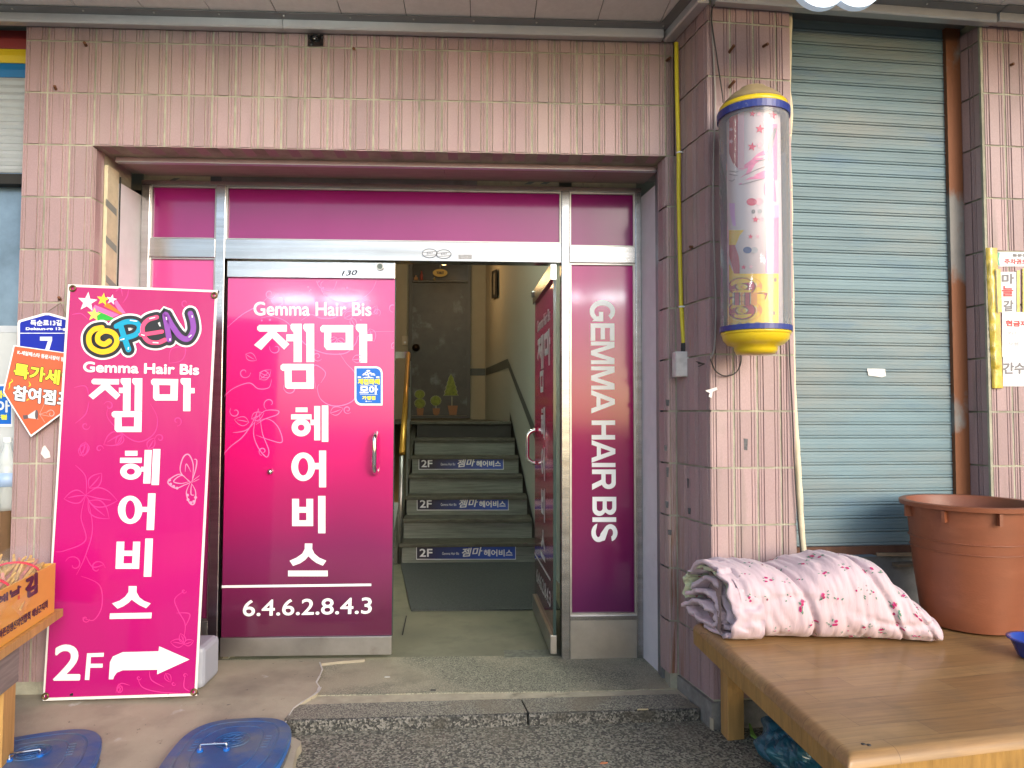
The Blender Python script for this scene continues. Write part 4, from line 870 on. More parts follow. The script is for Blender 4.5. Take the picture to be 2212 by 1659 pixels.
for add, m, nm, lf in ((92, WHITEP, 'word_mark_halo', .0016), (58, INK, 'word_mark_outline', .0040)):
    mb = MB()
    for i, (c, pts, w) in enumerate(OP): stroke(mb, pts, w+add, PBN, lf+i*.00015, g0a)
    if add == 58: mb.loops([[(1225,1120),(1340,1090),(1400,1200),(1400,1290),(1260,1270)]], PBN, lf+.0012, g0a)
    mb.build(nm, m, face)
for c in 'ybpv':
    mb = MB()
    for i, (cc, pts, w) in enumerate(OP):
        if cc == c: stroke(mb, pts, w, PBN, .0060+i*.0001, g0a)
    mb.build('word_mark', CM[c], face)
mb = MB()
for x0, y0, x1, y1 in ((1122,1108,1185,1116), (1290,1095,1340,1083), (1660,1065,1662,1085), (1435,1080,1440,1105), (1040,1278,1075,1268), (1110,1340,1108,1362), (1320,1300,1370,1304), (1220,1232,1250,1240), (1470,1265,1468,1285), (1630,1255,1655,1235)):
    stroke(mb, [(x0,y0),(x1,y1)], 9, PBN, .0072, g0a, 1, caps=False)
mb.build('highlight', WHITEP, face)
# shooting stars
mb = MB(); mb.loops([[(780,1035),(820,975),(1030,1060),(960,1090)]], PBN, .0013, g0a); mb.loops([[(985,960),(1005,930),(1085,1045),(1040,1055)]], PBN, .0014, g0a); mb.build('star_trail', mat('rose_ink', lin('#e868a8'), .3), face)
mb = MB(); mb.loops([[(835,1110),(850,1030),(985,1090),(975,1110)]], PBN, .00165, g0a); mb.build('star_trail', mat('green_ink', lin('#2fae3a'), .3), face)
mb = MB(); mb.loops([[(895,985),(930,955),(1065,1055),(1030,1055)]], PBN, .0019, g0a); mb.build('star_trail', mat('orange_ink', lin('#f07818'), .3), face)
for cx, cy, r, rt, c in ((755,950,88,.1,'#f4e4ea'), (965,930,48,.2,'#f0d8ee'), (890,928,58,.15,'#f2d83a'), (812,1060,62,.1,'#d8e468')):
    MB().loops([star(cx, cy, r, rt)], PBN, .0026+cx*1e-7, g0a).build('star', mat('star_'+c[1:], lin(c), .3), face)
mb = MB(); S0 = []
for a in ((690,620,120,-60), (740,960,280,10), (740,960,190,170), (770,900,170,-50), (760,1010,240,40), (1060,430,190,150), (1060,440,110,120), (1280,560,110,-60), (740,500,130,100)): S0 += [(p, 9) for p in leaf(*a)]
for s_ in ((940,190,45,200,1,1), (860,560,35,0,1,-1), (1380,470,40,180,1,1), (1530,320,45,90,1,-1), (640,1560,80,200,.9,1), (840,1590,70,0,.9,-1), (740,360,40,0,1,1)): S0.append((spiral(*s_), 10))
S0 += [([(940,190),(930,290),(1060,430),(1200,500),(1330,430),(1360,300),(1300,170)],9), ([(770,150),(740,260),(650,340)],9), ([(740,960),(700,1150),(740,1350),(560,1440),(480,1450)],9), ([(760,1000),(800,1250),(740,1480),(660,1650)],9), ([(650,700),(740,800),(745,960)],9), ([(640,30),(740,20),(770,120)],8), ([(740,1480),(800,1580),(900,1560)],9)]
swirls(mb, S0, PBN, .0014, g0b)
S1 = [([(700,0),(860,80),(880,260),(810,380),(710,360)],9), ([(1580,580),(1600,420),(1540,300),(1510,200),(1590,130)],8), ([(1600,440),(1640,330),(1520,320)],8), ([(1190,880),(1230,960),(1360,1000),(1560,1015)],8), ([(1290,820),(1310,900),(1420,960)],8), ([(1600,860),(1590,960),(1650,1000)],8), ([(1000,1010),(1040,930),(1120,945)],8)]+[(spiral(740,370,35,0,1), 9), (spiral(1200,880,22,0,1), 8), (spiral(1500,930,20,0,1), 7), (spiral(1600,860,20,0,1,-1), 7), (spiral(1590,130,22,0,1), 7)]
for a in ((1590,590,120,190), (1590,590,90,-20), (1590,580,90,250), (1430,840,90,60), (1040,1010,80,-100), (1020,1010,70,-60)): S1 += [(p, 7) for p in leaf(*a)]
swirls(mb, S1, PBN, .00145, g0c)
S2 = [([(1000,860),(1040,830),(1060,900)],7), ([(1110,840),(1100,900),(1060,960)],7), (spiral(1600,960,45,0,1), 8), ([(1460,1480),(1480,1360),(1590,1340),(1600,1400),(1560,1460),(1460,1480)],7), ([(620,1060),(700,1050),(760,1100)],8)]
swirls(mb, S2, PBN, .0014, g0a); tag(mb.build('floral_print', mat('banner_swirl', lin('#dc3890'), .25, coat=.3), face), kind='stuff')
# butterfly
mb = MB(); BF = [([(1650,850),(1560,760),(1580,640),(1630,610),(1670,700),(1660,850)],11), ([(1655,850),(1690,740),(1700,660),(1675,650)],10), ([(1640,850),(1560,780),(1470,820),(1455,860),(1520,900),(1600,870),(1650,850)],11), ([(1640,860),(1610,940),(1640,1030),(1680,1030),(1690,930),(1655,860)],11), ([(1630,840),(1570,790),(1500,840),(1560,860),(1630,845)],9), ([(1655,860),(1650,950),(1680,960)],9), ([(1660,840),(1725,790)],4), ([(1660,850),(1725,820)],4), ([(1600,760),(1610,690),(1650,760)],7)]
swirls(mb, BF, PBN, .0018, g0b)
for x, y in ((1465,830), (1475,865), (1500,885), (1530,900), (1620,960), (1625,1000), (1650,1025), (1675,1015), (1690,980)): mb.loops([ell(x, y, 13, 12, 10)], PBN, .0021, g0b)
mb.build('butterfly', mat('butterfly_pink', lin('#f090b4'), .3), face)
EYE = mat('tarnished_brass', (.20,.13,.06), .4, .8)
for px, py in ((157, 623), (463, 638), (98, 1504), (419, 1495)):
    c = PBN(px, py, .004); u = (br-bl).normalized(); v = (tlw-bl).normalized()
    MB().tube([c+u*.011*math.cos(2*math.pi*k/16)+v*.011*math.sin(2*math.pi*k/16) for k in range(17)], .0045, 6, False).build('eyelet', EYE, ban, smooth=True)
nb = -PBN.n; mid = (F4[0]+F4[1])/2; topm = (F4[2]+F4[3])/2
MB().tube([mid+nb*.10+Vector((0,0,.05)), mid.lerp(topm, .5)+nb*.04, topm+nb*.03], .009, 8).build('pole', STEELD, ban)
for cpt, d in ((F4[3], -1), (F4[2], 1), (F4[0], -1), (F4[1], 1)): MB().tube([mid.lerp(topm, .5)+nb*.035, cpt+nb*.012], .004, 6).build('arm', BLACK, ban)
bs = hd(424, 1412, 3.22); be = hd(452, 1412, 3.22)
bz0 = .014; c = Vector((be.x-.13, be.y+.02, bz0))
MB().box((c.x-.30, c.y-.10, c.z), (c.x+.135, c.y+.10, hd(440,1387,3.22).z)).build('water_base', mat('grey_blue_plastic', (.36,.38,.44), .45), ban, bevel=.022)
for x in (-.2, .2): MB().tube([mid+Vector((x, 0, .02)), Vector((mid.x+x*.9, mid.y+.06, .005))], .007, 6).build('foot', BLACK, ban)
# ------------------------------------------------------------------ signs on the left pillar
gA = lambda x, y: (.2183*x, 603.5+.2183*y)
pa = thing('address_plate', hy(101, 790, -.012), 'blue house number plate reading 7 on the left tile pillar', 'sign')
PPA = PY(-.012); mb = MB(); ol = [(173,1010), (173,430), (185,405), (440,332), (490,332), (745,405), (757,430), (757,1010)]
mb.prism([PPA(*gA(*q)) for q in ol], (0,.004,0)); mb.build('plate_edge', WHITEP, pa)
MB().loops([[(197,990), (197,440), (207,422), (448,354), (482,354), (723,422), (733,440), (733,990)]], PPA, .0008, gA).build('blue_field', mat('road_sign_blue', lin('#0b1fa0'), .35), pa)
txt('lettering', WHITEP, pa, '독순로13길', (303, 458), (608, 458), (303, 402), PPA, .0014, 2.2, gA); txt('lettering', WHITEP, pa, 'Doksun-ro 13-gil', (257, 508), (672, 508), (257, 476), PPA, .0014, 2.2, gA)
mb = MB(); mb.loops(rc(197, 529, 733, 536), PPA, .0014, gA); mb.build('rule_line', WHITEP, pa); mb = MB(); mb.loops([[(395,568), (515,568), (515,600), (470,760), (425,760), (475,606), (395,606)]], PPA, .0014, gA); mb.build('house_number', WHITEP, pa)
MB().tube([PPA(*gA(470,322), .006), hy(*gA(600,235), -.03), PPA(*gA(655,365), .006)], .0025, 5).build('hanging_string', mat('string', (.25,.2,.16), .9), pa)
fg = thing('festival_pennant', hy(66, 944, -.035), 'orange five sided sale pennant hanging on the left tile pillar', 'pennant')
PFG = PY(-.032); MB().prism([PFG(*gA(*q)) for q in ((135,650), (800,745), (745,1230), (305,1560), (28,1115))], (0,.002,0)).build('border', WHITEP, fg)
MB().loops([[(146,662), (792,752), (735,1222), (307,1538), (42,1112)]], PFG, .0008, gA).build('orange_field', mat('orange_print', lin('#d0603e'), .4, var=.06, vscale=8), fg)
txt('lettering', WHITEP, fg, 'K-세일페스타 동문시장이 함께하는', (172, 740), (745, 830), (176, 700), PFG, .0026, 1.6, gA); txt('lettering', WHITEP, fg, '참여점포', (130, 1190), (700, 1262), (140, 1050), PFG, .0034, 7, gA)
txt('lettering_outline', INK, fg, '참여점포', (130, 1190), (700, 1262), (140, 1050), PFG, .0014, 14, gA); txt('lettering_outline', INK, fg, '특가세일', (135, 965), (735, 1065), (150, 830), PFG, .0014, 14, gA)
txt('lettering', mat('lemon_ink', (.80,.75,.05), .4), fg, '특가세일', (135, 965), (735, 1065), (150, 830), PFG, .0034, 7, gA); mb = MB()
for pts in ([(110,985),(125,1005),(95,1030),(95,1060),(80,1090)], [(285,1010),(300,1045),(280,1060)], [(262,1200),(290,1180)]): stroke(mb, pts, 10, PFG, .0018, gA, 5, True)
mb.build('confetti', mat('lemon_ink', (.80,.75,.05), .4), fg)
MB().loops([[(275,1345), (350,1295), (378,1385), (280,1372)]], PFG, .0018, gA).build('megaphone', mat('pale_grey_ink', (.62,.62,.64), .4), fg)
MB().loops([ell(362, 1338, 16, 48)], PFG, .0024, gA).loops([[(225,1345),(275,1340),(280,1376),(235,1385)]], PFG, .0024, gA).build('megaphone_mouth', mat('dark_grey_ink', (.12,.09,.10), .4), fg)
mb = MB()
for x, y in ((440,1230), (500,1300), (490,1355), (445,1415)): stroke(mb, [(390,1335),(x,y)], 3, PFG, .002, gA, 1, caps=False)
stroke(mb, spiral(505,1330,45,180,1.2), 7, PFG, .0021, gA, 5, True); mb.build('sound_lines', mat('line_ink', (.6,.5,.48), .5), fg)
# ------------------------------------------------------------------ neighbour shop at the left edge
nb_ = thing('roller_shutter', (-2.35, .12, 2.0), 'half raised shutter with red yellow and blue slats at the left edge', 'shutter')
b = base_of(nb_); PN = PY(.10)
zz = [(66, 105, mat('red_slat', (.28,.03,.03), .4)), (106, 136, mat('yellow_slat', (.70,.52,.02), .4)), (137, 167, mat('blue_slat', (.01,.16,.42), .4))]
y = 168
while y < 372: zz.append((y, y+15.2, mat('pale_aluminium_slat', (.60,.64,.66), .35, .5, var=.1, vscale=5))); y += 15.8
for y0, y1, m in zz:
    z1, z0 = hy(30, y0, .10).z, hy(30, y1, .10).z
    MB().prism([(-2.9,.10,z0), (-2.9,.094,(z0+z1)/2), (-2.9,.10,z1), (-2.9,.112,z1), (-2.9,.112,z0)], (.855,0,0)).build('slat', m, nb_)
MB().box((-2.9,.08,hy(30,400,.1).z), (-2.045,.13,hy(30,378,.1).z)).build('bottom_bar', DARK, nb_)
sw_ = thing('shop_window', (-2.3, .16, .75), 'glazed shopfront of the neighbouring store at the left edge', 'window')
zw1, zw0 = hy(20,404,.14).z, hy(20,705,.14).z
MB().box((-2.9,.14,zw0), (-2.05,.146,zw1)).build('glass', mat('shop_glass', (.16,.24,.33), .06, var=.4, vscale=3, spec=.8), sw_)
MB().box((-2.9,.12,-.1), (-2.045,.16,zw0)).build('panel', mat('white_shop_panel', (.50,.53,.54), .5, var=.08), sw_)
MB().box((-2.9,.118,zw0-.03), (-2.045,.128,zw0)).build('sill', ALU, sw_)
bsk = thing('merchant_sticker', hy(13, 921, .10), 'blue and white sticker cut by the left edge of the picture', 'sticker')
Pbs = PY(.118); MB().loops(rc(-48, 830, 27, 922), Pbs, .001).build('backing', WHITEP, bsk); MB().loops(rc(-44, 834, 24, 916), Pbs, .002).build('blue_field', MATS['blue_print'], bsk)
mb = MB(); text_px(mb, '모아', (-36, 890), (20, 890), (-36, 866), Pbs, .003, 1.2); mb.build('white_print', WHITEP, bsk)
txt('yellow_print', YPR, bsk, '제천화폐', (-40, 860), (20, 860), (-40, 844), Pbs, .003, .8); txt('yellow_print', YPR, bsk, '가맹점', (-30, 906), (14, 906), (-30, 896), Pbs, .003, .7)
PLA = mat('clear_plastic', (.70,.76,.76), .15, alpha=.45)
shf = thing('goods_shelf', (-2.35, .0, .0), 'brown carton shelf with bottled goods at the left edge', 'shelf')
zs = hy(10, 1103, .0).z; xr = hy(17, 1140, .0).x
MB().box((-2.9,-.05,zs-.24), (xr,.10,zs)).build('carton', mat('brown_carton', (.20,.12,.06), .8, var=.2), shf); MB().box((-2.9,-.05,-.05), (xr-.01,.10,zs-.241)).build('carton_base', mat('dark_carton', (.06,.04,.025), .8), shf)
for i, (px, top, col) in enumerate(((12, 955, (.55,.62,.60)), (-22, 960, (.5,.6,.62)))):
    c = hy(px, 1100, .02); h = hy(px, top, .02).z-zs-.0; r = .040
    t = thing('plastic_bottle', (c.x, .02, zs), '%s clear plastic bottle on the brown carton at the left edge' % ('nearest the pillar' if i == 0 else 'further left'), 'bottle', 'bottles on the carton')
    MB().lathe((c.x,.02,zs), [(r,0),(r,h*.62),(r*.9,h*.66),(r,h*.70),(r*.4,h*.92),(r*.38,h)], 16).build('body', PLA, t, smooth=True)
    MB().lathe((c.x,.02,zs), [(r*1.02,h*.35),(r*1.02,h*.55)], 16).build('label', mat('bottle_label', (.30,.42,.62), .4), t, smooth=True); MB().lathe((c.x,.02,zs+h), [(r*.42,0),(r*.42,.02),(0,.02)], 12).build('cap', WHITEP, t)
# ------------------------------------------------------------------ seaweed carton with dried bundles on a table
ORG = mat('orange_carton_print', lin('#dca040'), .5, var=.06, vscale=6, coat=.15)
Pr, Pl_ = hd(116, 1268, 2.86), hd(0, 1342, 2.42)
dv = Vector((Pl_.x-Pr.x, Pl_.y-Pr.y, 0)).normalized(); nv = Vector((-dv.y, dv.x, 0))
if nv.dot(CAM-Pr) < 0: nv = -nv
PBX = Plane(Pr, nv); gB = lambda x, y: (.2646*x, 1152+.2646*y)
zt_, zb_ = PBX(*gB(430, 255)).z, PBX(*gB(452, 632)).z
p0 = PBX(*gB(446, 500)); LBX = .95
bxo = thing('seaweed_carton', Vector((p0.x-.2, p0.y-.3, zb_)), 'orange printed carton on the wooden table at the left edge', 'carton')
def bp(s, w, z): q = p0+dv*s-nv*w; return Vector((q.x, q.y, z))
for nm, s0, s1, w0, w1 in (('front_panel', 0, LBX, 0, .008), ('back_panel', 0, LBX, .36, .368), ('end_panel', 0, .008, .009, .359), ('end_panel', LBX-.008, LBX, .009, .359)):
    MB().hexa([bp(s0,w0,zb_), bp(s1,w0,zb_), bp(s1,w1,zb_), bp(s0,w1,zb_)], [bp(s0,w0,zt_), bp(s1,w0,zt_), bp(s1,w1,zt_), bp(s0,w1,zt_)]).build(nm, ORG, bxo)
MB().hexa([bp(.009,.009,zb_), bp(LBX-.009,.009,zb_), bp(LBX-.009,.359,zb_), bp(.009,.359,zb_)], [bp(.009,.009,zb_+.1), bp(LBX-.009,.009,zb_+.1), bp(LBX-.009,.359,zb_+.1), bp(.009,.359,zb_+.1)]).build('filling', mat('brown_paper', (.25,.16,.07), .9), bxo)
txt('lettering', INK, bxo, '마른김생산자연합회', (-5, 862), (248, 700), (-5, 795), PBX, .001, 2.2, gB); txt('lettering', INK, bxo, '해남군지회', (262, 690), (388, 606), (262, 628), PBX, .001, 2.2, gB)
txt('lettering', INK, bxo, '해남', (-20, 590), (170, 480), (-20, 530), PBX, .001, 5, gB); txt('lettering', INK, bxo, '김', (215, 530), (300, 480), (215, 375), PBX, .001, 10, gB)
MB().loops([[(145,512), (163,502), (163,535), (145,545)]], PBX, .001, gB).build('seal_print', mat('red_seal', (.6,.1,.04), .5), bxo)
FISH = mat('dried_fish_yellow', (.55,.36,.12), .45, var=.35, vscale=40); FISHP = mat('dried_fish_pink', (.48,.22,.18), .4, var=.3, vscale=50); REDB = mat('red_band', (.55,.02,.05), .4)
def bundle(s0, w0, lab, n=46, tilt=.10):
    base = bp(s0, w0, zt_-.055); t = thing('dried_fish_bundle', base, lab, 'dried fish', 'dried fish bundles in the carton')
    ax = (dv*.93+nv*.1+Vector((0,0,-.30))).normalized(); sd = ax.cross(Vector((0,0,1))).normalized(); upv = sd.cross(ax)
    for k in range(n):
        a = random.uniform(0, 6.28); r = math.sqrt(random.random()); o = sd*(.075*r*math.cos(a))+upv*(.048*r*math.sin(a))
        l0 = random.uniform(-.03, .03); l1 = .34+random.uniform(-.05, .05); j = lambda q=.008: Vector((random.uniform(-q,q), random.uniform(-q,q), random.uniform(-q,q)))
        c = base+Vector((0,0,.055)); rr_ = random.uniform(.005, .010)
        MB().tube([c+o*1.15+ax*l0+j(.014), c+o+ax*.06+j(), c+o*.92+ax*.16+j(), c+o*1.1+ax*l1+j(.014)], [rr_*.6, rr_, rr_*1.05, rr_*.4], 5).build('dried_fish', FISH if random.random() < .75 else FISHP, t)
    c = base+Vector((0,0,.055))+ax*.075; MB().tube([c+(sd*.083*math.cos(q)+upv*.056*math.sin(q)) for q in [2*math.pi*k/24 for k in range(25)]], .0045, 5, False).build('band', REDB, t)
    wr = MB(); N = 20; rings = 9; vs = []
    for i in range(rings):
        for k in range(N):
            q = 2*math.pi*k/N; nn = 1.08+.10*noise.noise(Vector((i*1.3, k*.9, s0*9))); vs.append(base+Vector((0,0,.055))+ax*(-.05+.42*i/(rings-1))+sd*.086*nn*math.cos(q)+upv*.060*nn*math.sin(q))
    wr.add(vs, [(i*N+k, i*N+(k+1) % N, (i+1)*N+(k+1) % N, (i+1)*N+k) for i in range(rings-1) for k in range(N)]); wr.build('plastic_wrap', mat('crinkled_film', (.9,.9,.9), .08, alpha=.05, spec=1), t)
bundle(.03, .11, 'bundle of dried fish with red band at the carton corner'); bundle(.02, .29, 'bundle of dried fish behind, half hidden by the front one', 30); bundle(.30, .10, 'bundle of dried fish nearest the left edge of the picture', 30)
OAK = mat('orange_pine', (.46,.26,.08), .6, var=.22, vscale=6, stretch=(6,6,.6), bump=.2, bscale=40)
tb = thing('side_table', Vector((p0.x-.3, p0.y-.3, SZ)), 'rough wooden table under the orange carton at the left edge', 'table')
zt2 = zb_-.002; MB().hexa([bp(-.05,-.015,zt2-.03), bp(LBX,-.015,zt2-.03), bp(LBX,.45,zt2-.03), bp(-.05,.45,zt2-.03)], [bp(-.05,-.015,zt2), bp(LBX,-.015,zt2), bp(LBX,.45,zt2), bp(-.05,.45,zt2)]).build('table_top', OAK, tb)
ps = PBX(38, 1440); s_ = (ps-p0).dot(dv)
zg0 = PBX(38, 1470).z; zg1 = zt2-.031
MB().hexa([bp(s_,-.004,zg0), bp(LBX,-.004,zg0), bp(LBX,.03,zg0), bp(s_,.03,zg0)], [bp(s_,-.004,zg1), bp(LBX,-.004,zg1), bp(LBX,.03,zg1), bp(s_,.03,zg1)]).build('apron_board', mat('grey_weathered_board', (.22,.185,.165), .8, var=.25, vscale=9, stretch=(.6,.6,8)), tb)
pl_ = PBX(31, 1530); s2_ = (pl_-p0).dot(dv)
MB().hexa([bp(s2_,-.002,SZ+.02), bp(s2_+.09,-.002,SZ+.02), bp(s2_+.09,.085,SZ+.02), bp(s2_,.085,SZ+.02)], [bp(s2_,-.002,zg0-.001), bp(s2_+.09,-.002,zg0-.001), bp(s2_+.09,.085,zg0-.001), bp(s2_,.085,zg0-.001)]).build('leg', OAK, tb)
MB().hexa([bp(.02,.40,SZ+.02), bp(.09,.40,SZ+.02), bp(.09,.44,SZ+.02), bp(.02,.44,SZ+.02)], [bp(.02,.40,zt2-.031), bp(.09,.40,zt2-.031), bp(.09,.44,zt2-.031), bp(.02,.44,zt2-.031)]).build('leg', OAK, tb)
# ------------------------------------------------------------------ conduit and junction box
YEL = mat('yellow_conduit_plastic', (.62,.52,.02), .45, var=.08)
yc_ = thing('cable_conduit', hy(1477, 745, -.03), 'yellow corrugated conduit running down the inner corner', 'conduit')
path = [(1461,92), (1462,180), (1464,260), (1466,330), (1466,420), (1468,520), (1470,600), (1471,650), (1474,700), (1477,745)]
pp = [hy(x, y, -.075) for x, y in path]; cp = []
for a, c in zip(pp, pp[1:]):
    n = max(2, int((a-c).length/.0035))
    for k in range(n): cp.append(a.lerp(c, k/n))
cp.append(pp[-1])
MB().tube(cp, [.0105 if (i % 2) else .0088 for i in range(len(cp))], 8).build('hose', YEL, yc_, smooth=True)
MB().tube([hy(1477, 741, -.075), hy(1477.5, 752, -.075), hy(1477.5, 762, -.075)], [.012, .014, .014], 10).build('gland', BLACK, yc_)
for y in (330, 663):
    p = hy(1468 if y < 400 else 1473, y, -.075); MB().tube([p+Vector((-.012,0,0)), p+Vector((-.006,-.011,0)), p+Vector((.006,-.011,0)), p+Vector((.014,-.004,0)), p+Vector((.026,-.0,0))], .004, 6).build('clip', WHITEP, yc_)
jb = thing('junction_box', hy(1477, 815, -.03), 'cracked white junction box under the yellow conduit', 'junction box')
a, c = hy(1459.5, 759, -.10), hy(1494, 814, -.10)
MB().box((a.x, -.10, c.z), (c.x, -.04, a.z)).build('box', mat('old_white_plastic', (.58,.56,.56), .5, var=.15, vscale=30, dirt=[((.25,.22,.20), 22, .64, .72)]), jb, bevel=.003)
MB().box((a.x+.003, -.104, c.z+.003), (c.x-.003, -.1002, a.z-.003)).build('cover', MATS['old_white_plastic'], jb, bevel=.002)
# ------------------------------------------------------------------ bolts, hole, scraps on the tiles
def bolt(px, py, plane, lab, l=.045, dz=-.1):
    l *= .7
    p = plane(px, py); n = plane.n; d = (n+Vector((.35, 0, dz))).normalized()
    t = MB().tube([p-n*.01, p+d*l*.6, p+d*l], [.0065,.006,.0068], 7); tag(t.build('bolt', RUST), lab, 'bolt', 'rusty bolts left in the tiles')
PW0 = PY(0); PS0 = SP()
bolt(185, 98, PW0, 'rusty bolt in the upper left corner tile of the lintel'); bolt(120, 194, PW0, 'rusty bolt at a joint of the left tile pillar', .03, .5); bolt(763, 103, PW0, 'rusty hook right of the hole in the lintel', .03, -.8); bolt(1440, 130, PW0, 'rusty bolt beside the top of the yellow conduit')
bolt(1575, 113, PS0, 'upper rusty bolt, left of two above the barber pole', .05, .6); bolt(1648, 100, PS0, 'rusty bolt in the grey plug, right above the barber pole', .04); bolt(1575, 189, PS0, 'rusty bolt just left of the barber pole cap', .05, .5); bolt(2183, 140, SP(), 'rusty bolt high on the right edge tile pillar', .02)
bolt(1496, 533, Plane(PA, rn), 'rusty nail in the return wall behind the yellow conduit', .02); bolt(129, 648, PW0, 'nail holding the string of the address plate', .03, .5)
hs = thing('wall_hole', hy(683, 100, 0), 'broken hole stuffed with black plastic at the top of the lintel', 'hole')
vs = []; N = 14
for j in range(N):
    for i in range(N):
        u, v = i/(N-1), j/(N-1); p = hy(665+34*u, 76+24*v, 0); nn = noise.noise(Vector((u*4, v*4, 2))); edge_ = min(u, 1-u, v, 1-v)
        vs.append(p+Vector((0, -.004-.022*min(1, edge_*6)*(.6+nn), 0)))
obj('black_plastic', vs, [(j*N+i, (j+1)*N+i, (j+1)*N+i+1, j*N+i+1) for j in range(N-1) for i in range(N-1)], mat('black_polythene', (.008,.008,.009), .18, coat=.4), hs)
TAPE = mat('white_tape_scrap', (.72,.70,.68), .5)
Ptap = Plane(PA, rn)
tag(MB().loops([[(1523,844),(1548,836),(1550,842),(1540,846),(1537,860),(1531,857),(1533,849)]], SP(), .004).build('tape_scrap', TAPE), 'torn white tape on the pillar edge below the barber pole', 'tape')
tag(MB().loops([[(92,966),(97,962),(107,976),(109,988),(97,991),(88,980)]], PW0, .004).build('paper_scrap', TAPE), 'torn white paper stuck on the left tile pillar', 'scrap')
# old tape residue marks on the tiles of the corner
RES = mat('grey_residue', (.10,.10,.105), .8, var=.4, vscale=80)
for i, (x, y, w, h) in enumerate(((1442,870,8,14), (1438,968,7,13), (1442,1020,6,22), (1486,1044,4,22), (1489,1104,7,14), (1441,1090,7,15), (1447,1150,9,12), (1611,960,9,26))):
    pl2 = PW0 if x < 1470 else (Plane(PA, rn) if x < 1536 else SP())
    tag(MB().loops([[(x-w/2,y-h/2),(x+w/2,y-h/2+1),(x+w/2-1,y+h/2),(x-w/2+1,y+h/2-1)]], pl2, .0012).build('tape_residue', RES), 'dark tape residue patch on the corner tiles, number %s from the top' % ('first','second','third','fourth','fifth','sixth','seventh','eighth')[i], 'stain', 'tape residue on the corner tiles')
# cables on the pillar
CAB = mat('dark_cable', (.035,.03,.03), .5); CABW = mat('grey_cable', (.33,.29,.27), .5)
def cable(pts, r, m, lab, plane, lift):
    q = catmull([tuple(plane(x, y, lift)) for x, y in pts], 8); tag(MB().tube(q, r, 6).build('cable', m, smooth=True), lab, 'cable', 'cables on the barber pole pillar')
cable([(1536,22),(1541,110),(1545,220),(1542,330),(1541,470),(1546,640),(1544,745),(1534,775)], .004, CABW, 'pale cable running down the left edge of the barber pole pillar', PS0, .012)
cable([(1560,0),(1537,25),(1548,120),(1560,200),(1562,222)], .003, CAB, 'black cable from the canopy to the barber pole cap', PS0, .02)
cable([(1535,776),(1545,800),(1565,812),(1588,806),(1600,785),(1600,758)], .003, CAB, 'thin cable looping under the barber pole', PS0, .02)
cable([(1696,985-420),(1702,640),(1704,720),(1707,800),(1712,900),(1716,1000),(1722,1100),(1731,1200)], .003, CAB, 'black cable along the cream pipe by the shutter', PS0, .01)
tw = MB(); p = PS0(1522, 786, .02); 
for k in range(5): tw.tube([p, p+Vector((-.03+random.uniform(-.01,.01), -.01, random.uniform(-.012,.012)))], .0022, 4)
tag(tw.build('cable_tie', CAB), 'knot of black tape on the loop of cable', 'tape')
# ------------------------------------------------------------------ barber pole
BC = hd(1629, 450, 2.80); BX, BY = BC.x, BC.y; RP = .131; RI = .100
zf = lambda y, x=1629: hd(x, y, 2.67).z
bpole = thing('barber_pole', (BX, BY, zf(762)), 'barber pole with clear tube and yellow caps on the tile pillar', 'barber pole')
YCAP = mat('yellow_cap_plastic', (.70,.50,.015), .28, coat=.3, dirt=[((.45,.30,.05), 6, .6, .8)]); YDUST = mat('dusty_yellow_cap', (.27,.20,.10), .75, var=.25, vscale=10); NAVY = mat('navy_band', (.018,.03,.20), .35, dirt=[((.30,.30,.36), 16, .62, .68)])
zt0, zt1 = zf(706), zf(216)
MB().lathe((BX,BY,0), [(RP+.001,zt0-.008),(RP+.004,zt0-.008),(RP+.004,zt0+.012),(RP-.004,zt0+.012)], 48).build('band', NAVY, bpole, smooth=False)
zc = zt0-.0085
MB().lathe((BX,BY,0), [(.0,zc-.088),(.072,zc-.084),(.080,zc-.070),(.082,zc-.055),(.105,zc-.048),(.122,zc-.030),(.126,zc-.014),(.1265,zc-.011),(.130,zc-.009),(.131,zc)], 48).build('bottom_cap', YCAP, bpole, smooth=True)
zu = zt1
MB().lathe((BX,BY,0), [(RP-.004,zu-.016),(RP+.006,zu-.016),(RP+.007,zu+.012),(RP-.002,zu+.012)], 48).build('band', NAVY, bpole)
MB().lathe((BX,BY,0), [(RP+.001,zu+.0122),(RP-.002,zu+.034)], 48).build('cap_rim', YCAP, bpole, smooth=True)
MB().lathe((BX,BY,0), [(RP-.003,zu+.0345),(.108,zu+.060),(.080,zu+.085),(.058,zu+.096),(.050,zu+.108),(.020,zu+.120),(0,zu+.122)], 48).build('top_cap', YDUST, bpole, smooth=True)
drum = MB().lathe((BX,BY,0), [(RI,zt0+.004),(RI,zt1+.004)], 48).build('drum', mat('drum_white', (.68,.58,.63), .5), bpole, smooth=True)
class Cyl:
    n = Vector((0,-1,0))
    def __call__(s, x, y, lift=0):
        x = max(1575, min(1682, x)); d = ray(x, y); r = RI+lift; ox, oy = CAM.x-BX, CAM.y-BY
        a = d.x**2+d.y**2; b_ = 2*(ox*d.x+oy*d.y); c_ = ox*ox+oy*oy-r*r; D = max(0, b_*b_-4*a*c_); return CAM+d*((-b_-math.sqrt(D))/(2*a))
CY_ = Cyl(); gP = lambda x, y: ((2800+x*360/1106)*PW/4032, (280+y*540/1659)*PW/4032); gQ = lambda x, y: ((2800+x*360/963)*PW/4032, (800+y*620/1659)*PW/4032)
def fine(lp, n=6):
    out = []
    for i in range(len(lp)):
        a, c = Vector(lp[i]), Vector(lp[(i+1) % len(lp)]); out += [tuple(a.lerp(c, k/n)) for k in range(n)]
    return out
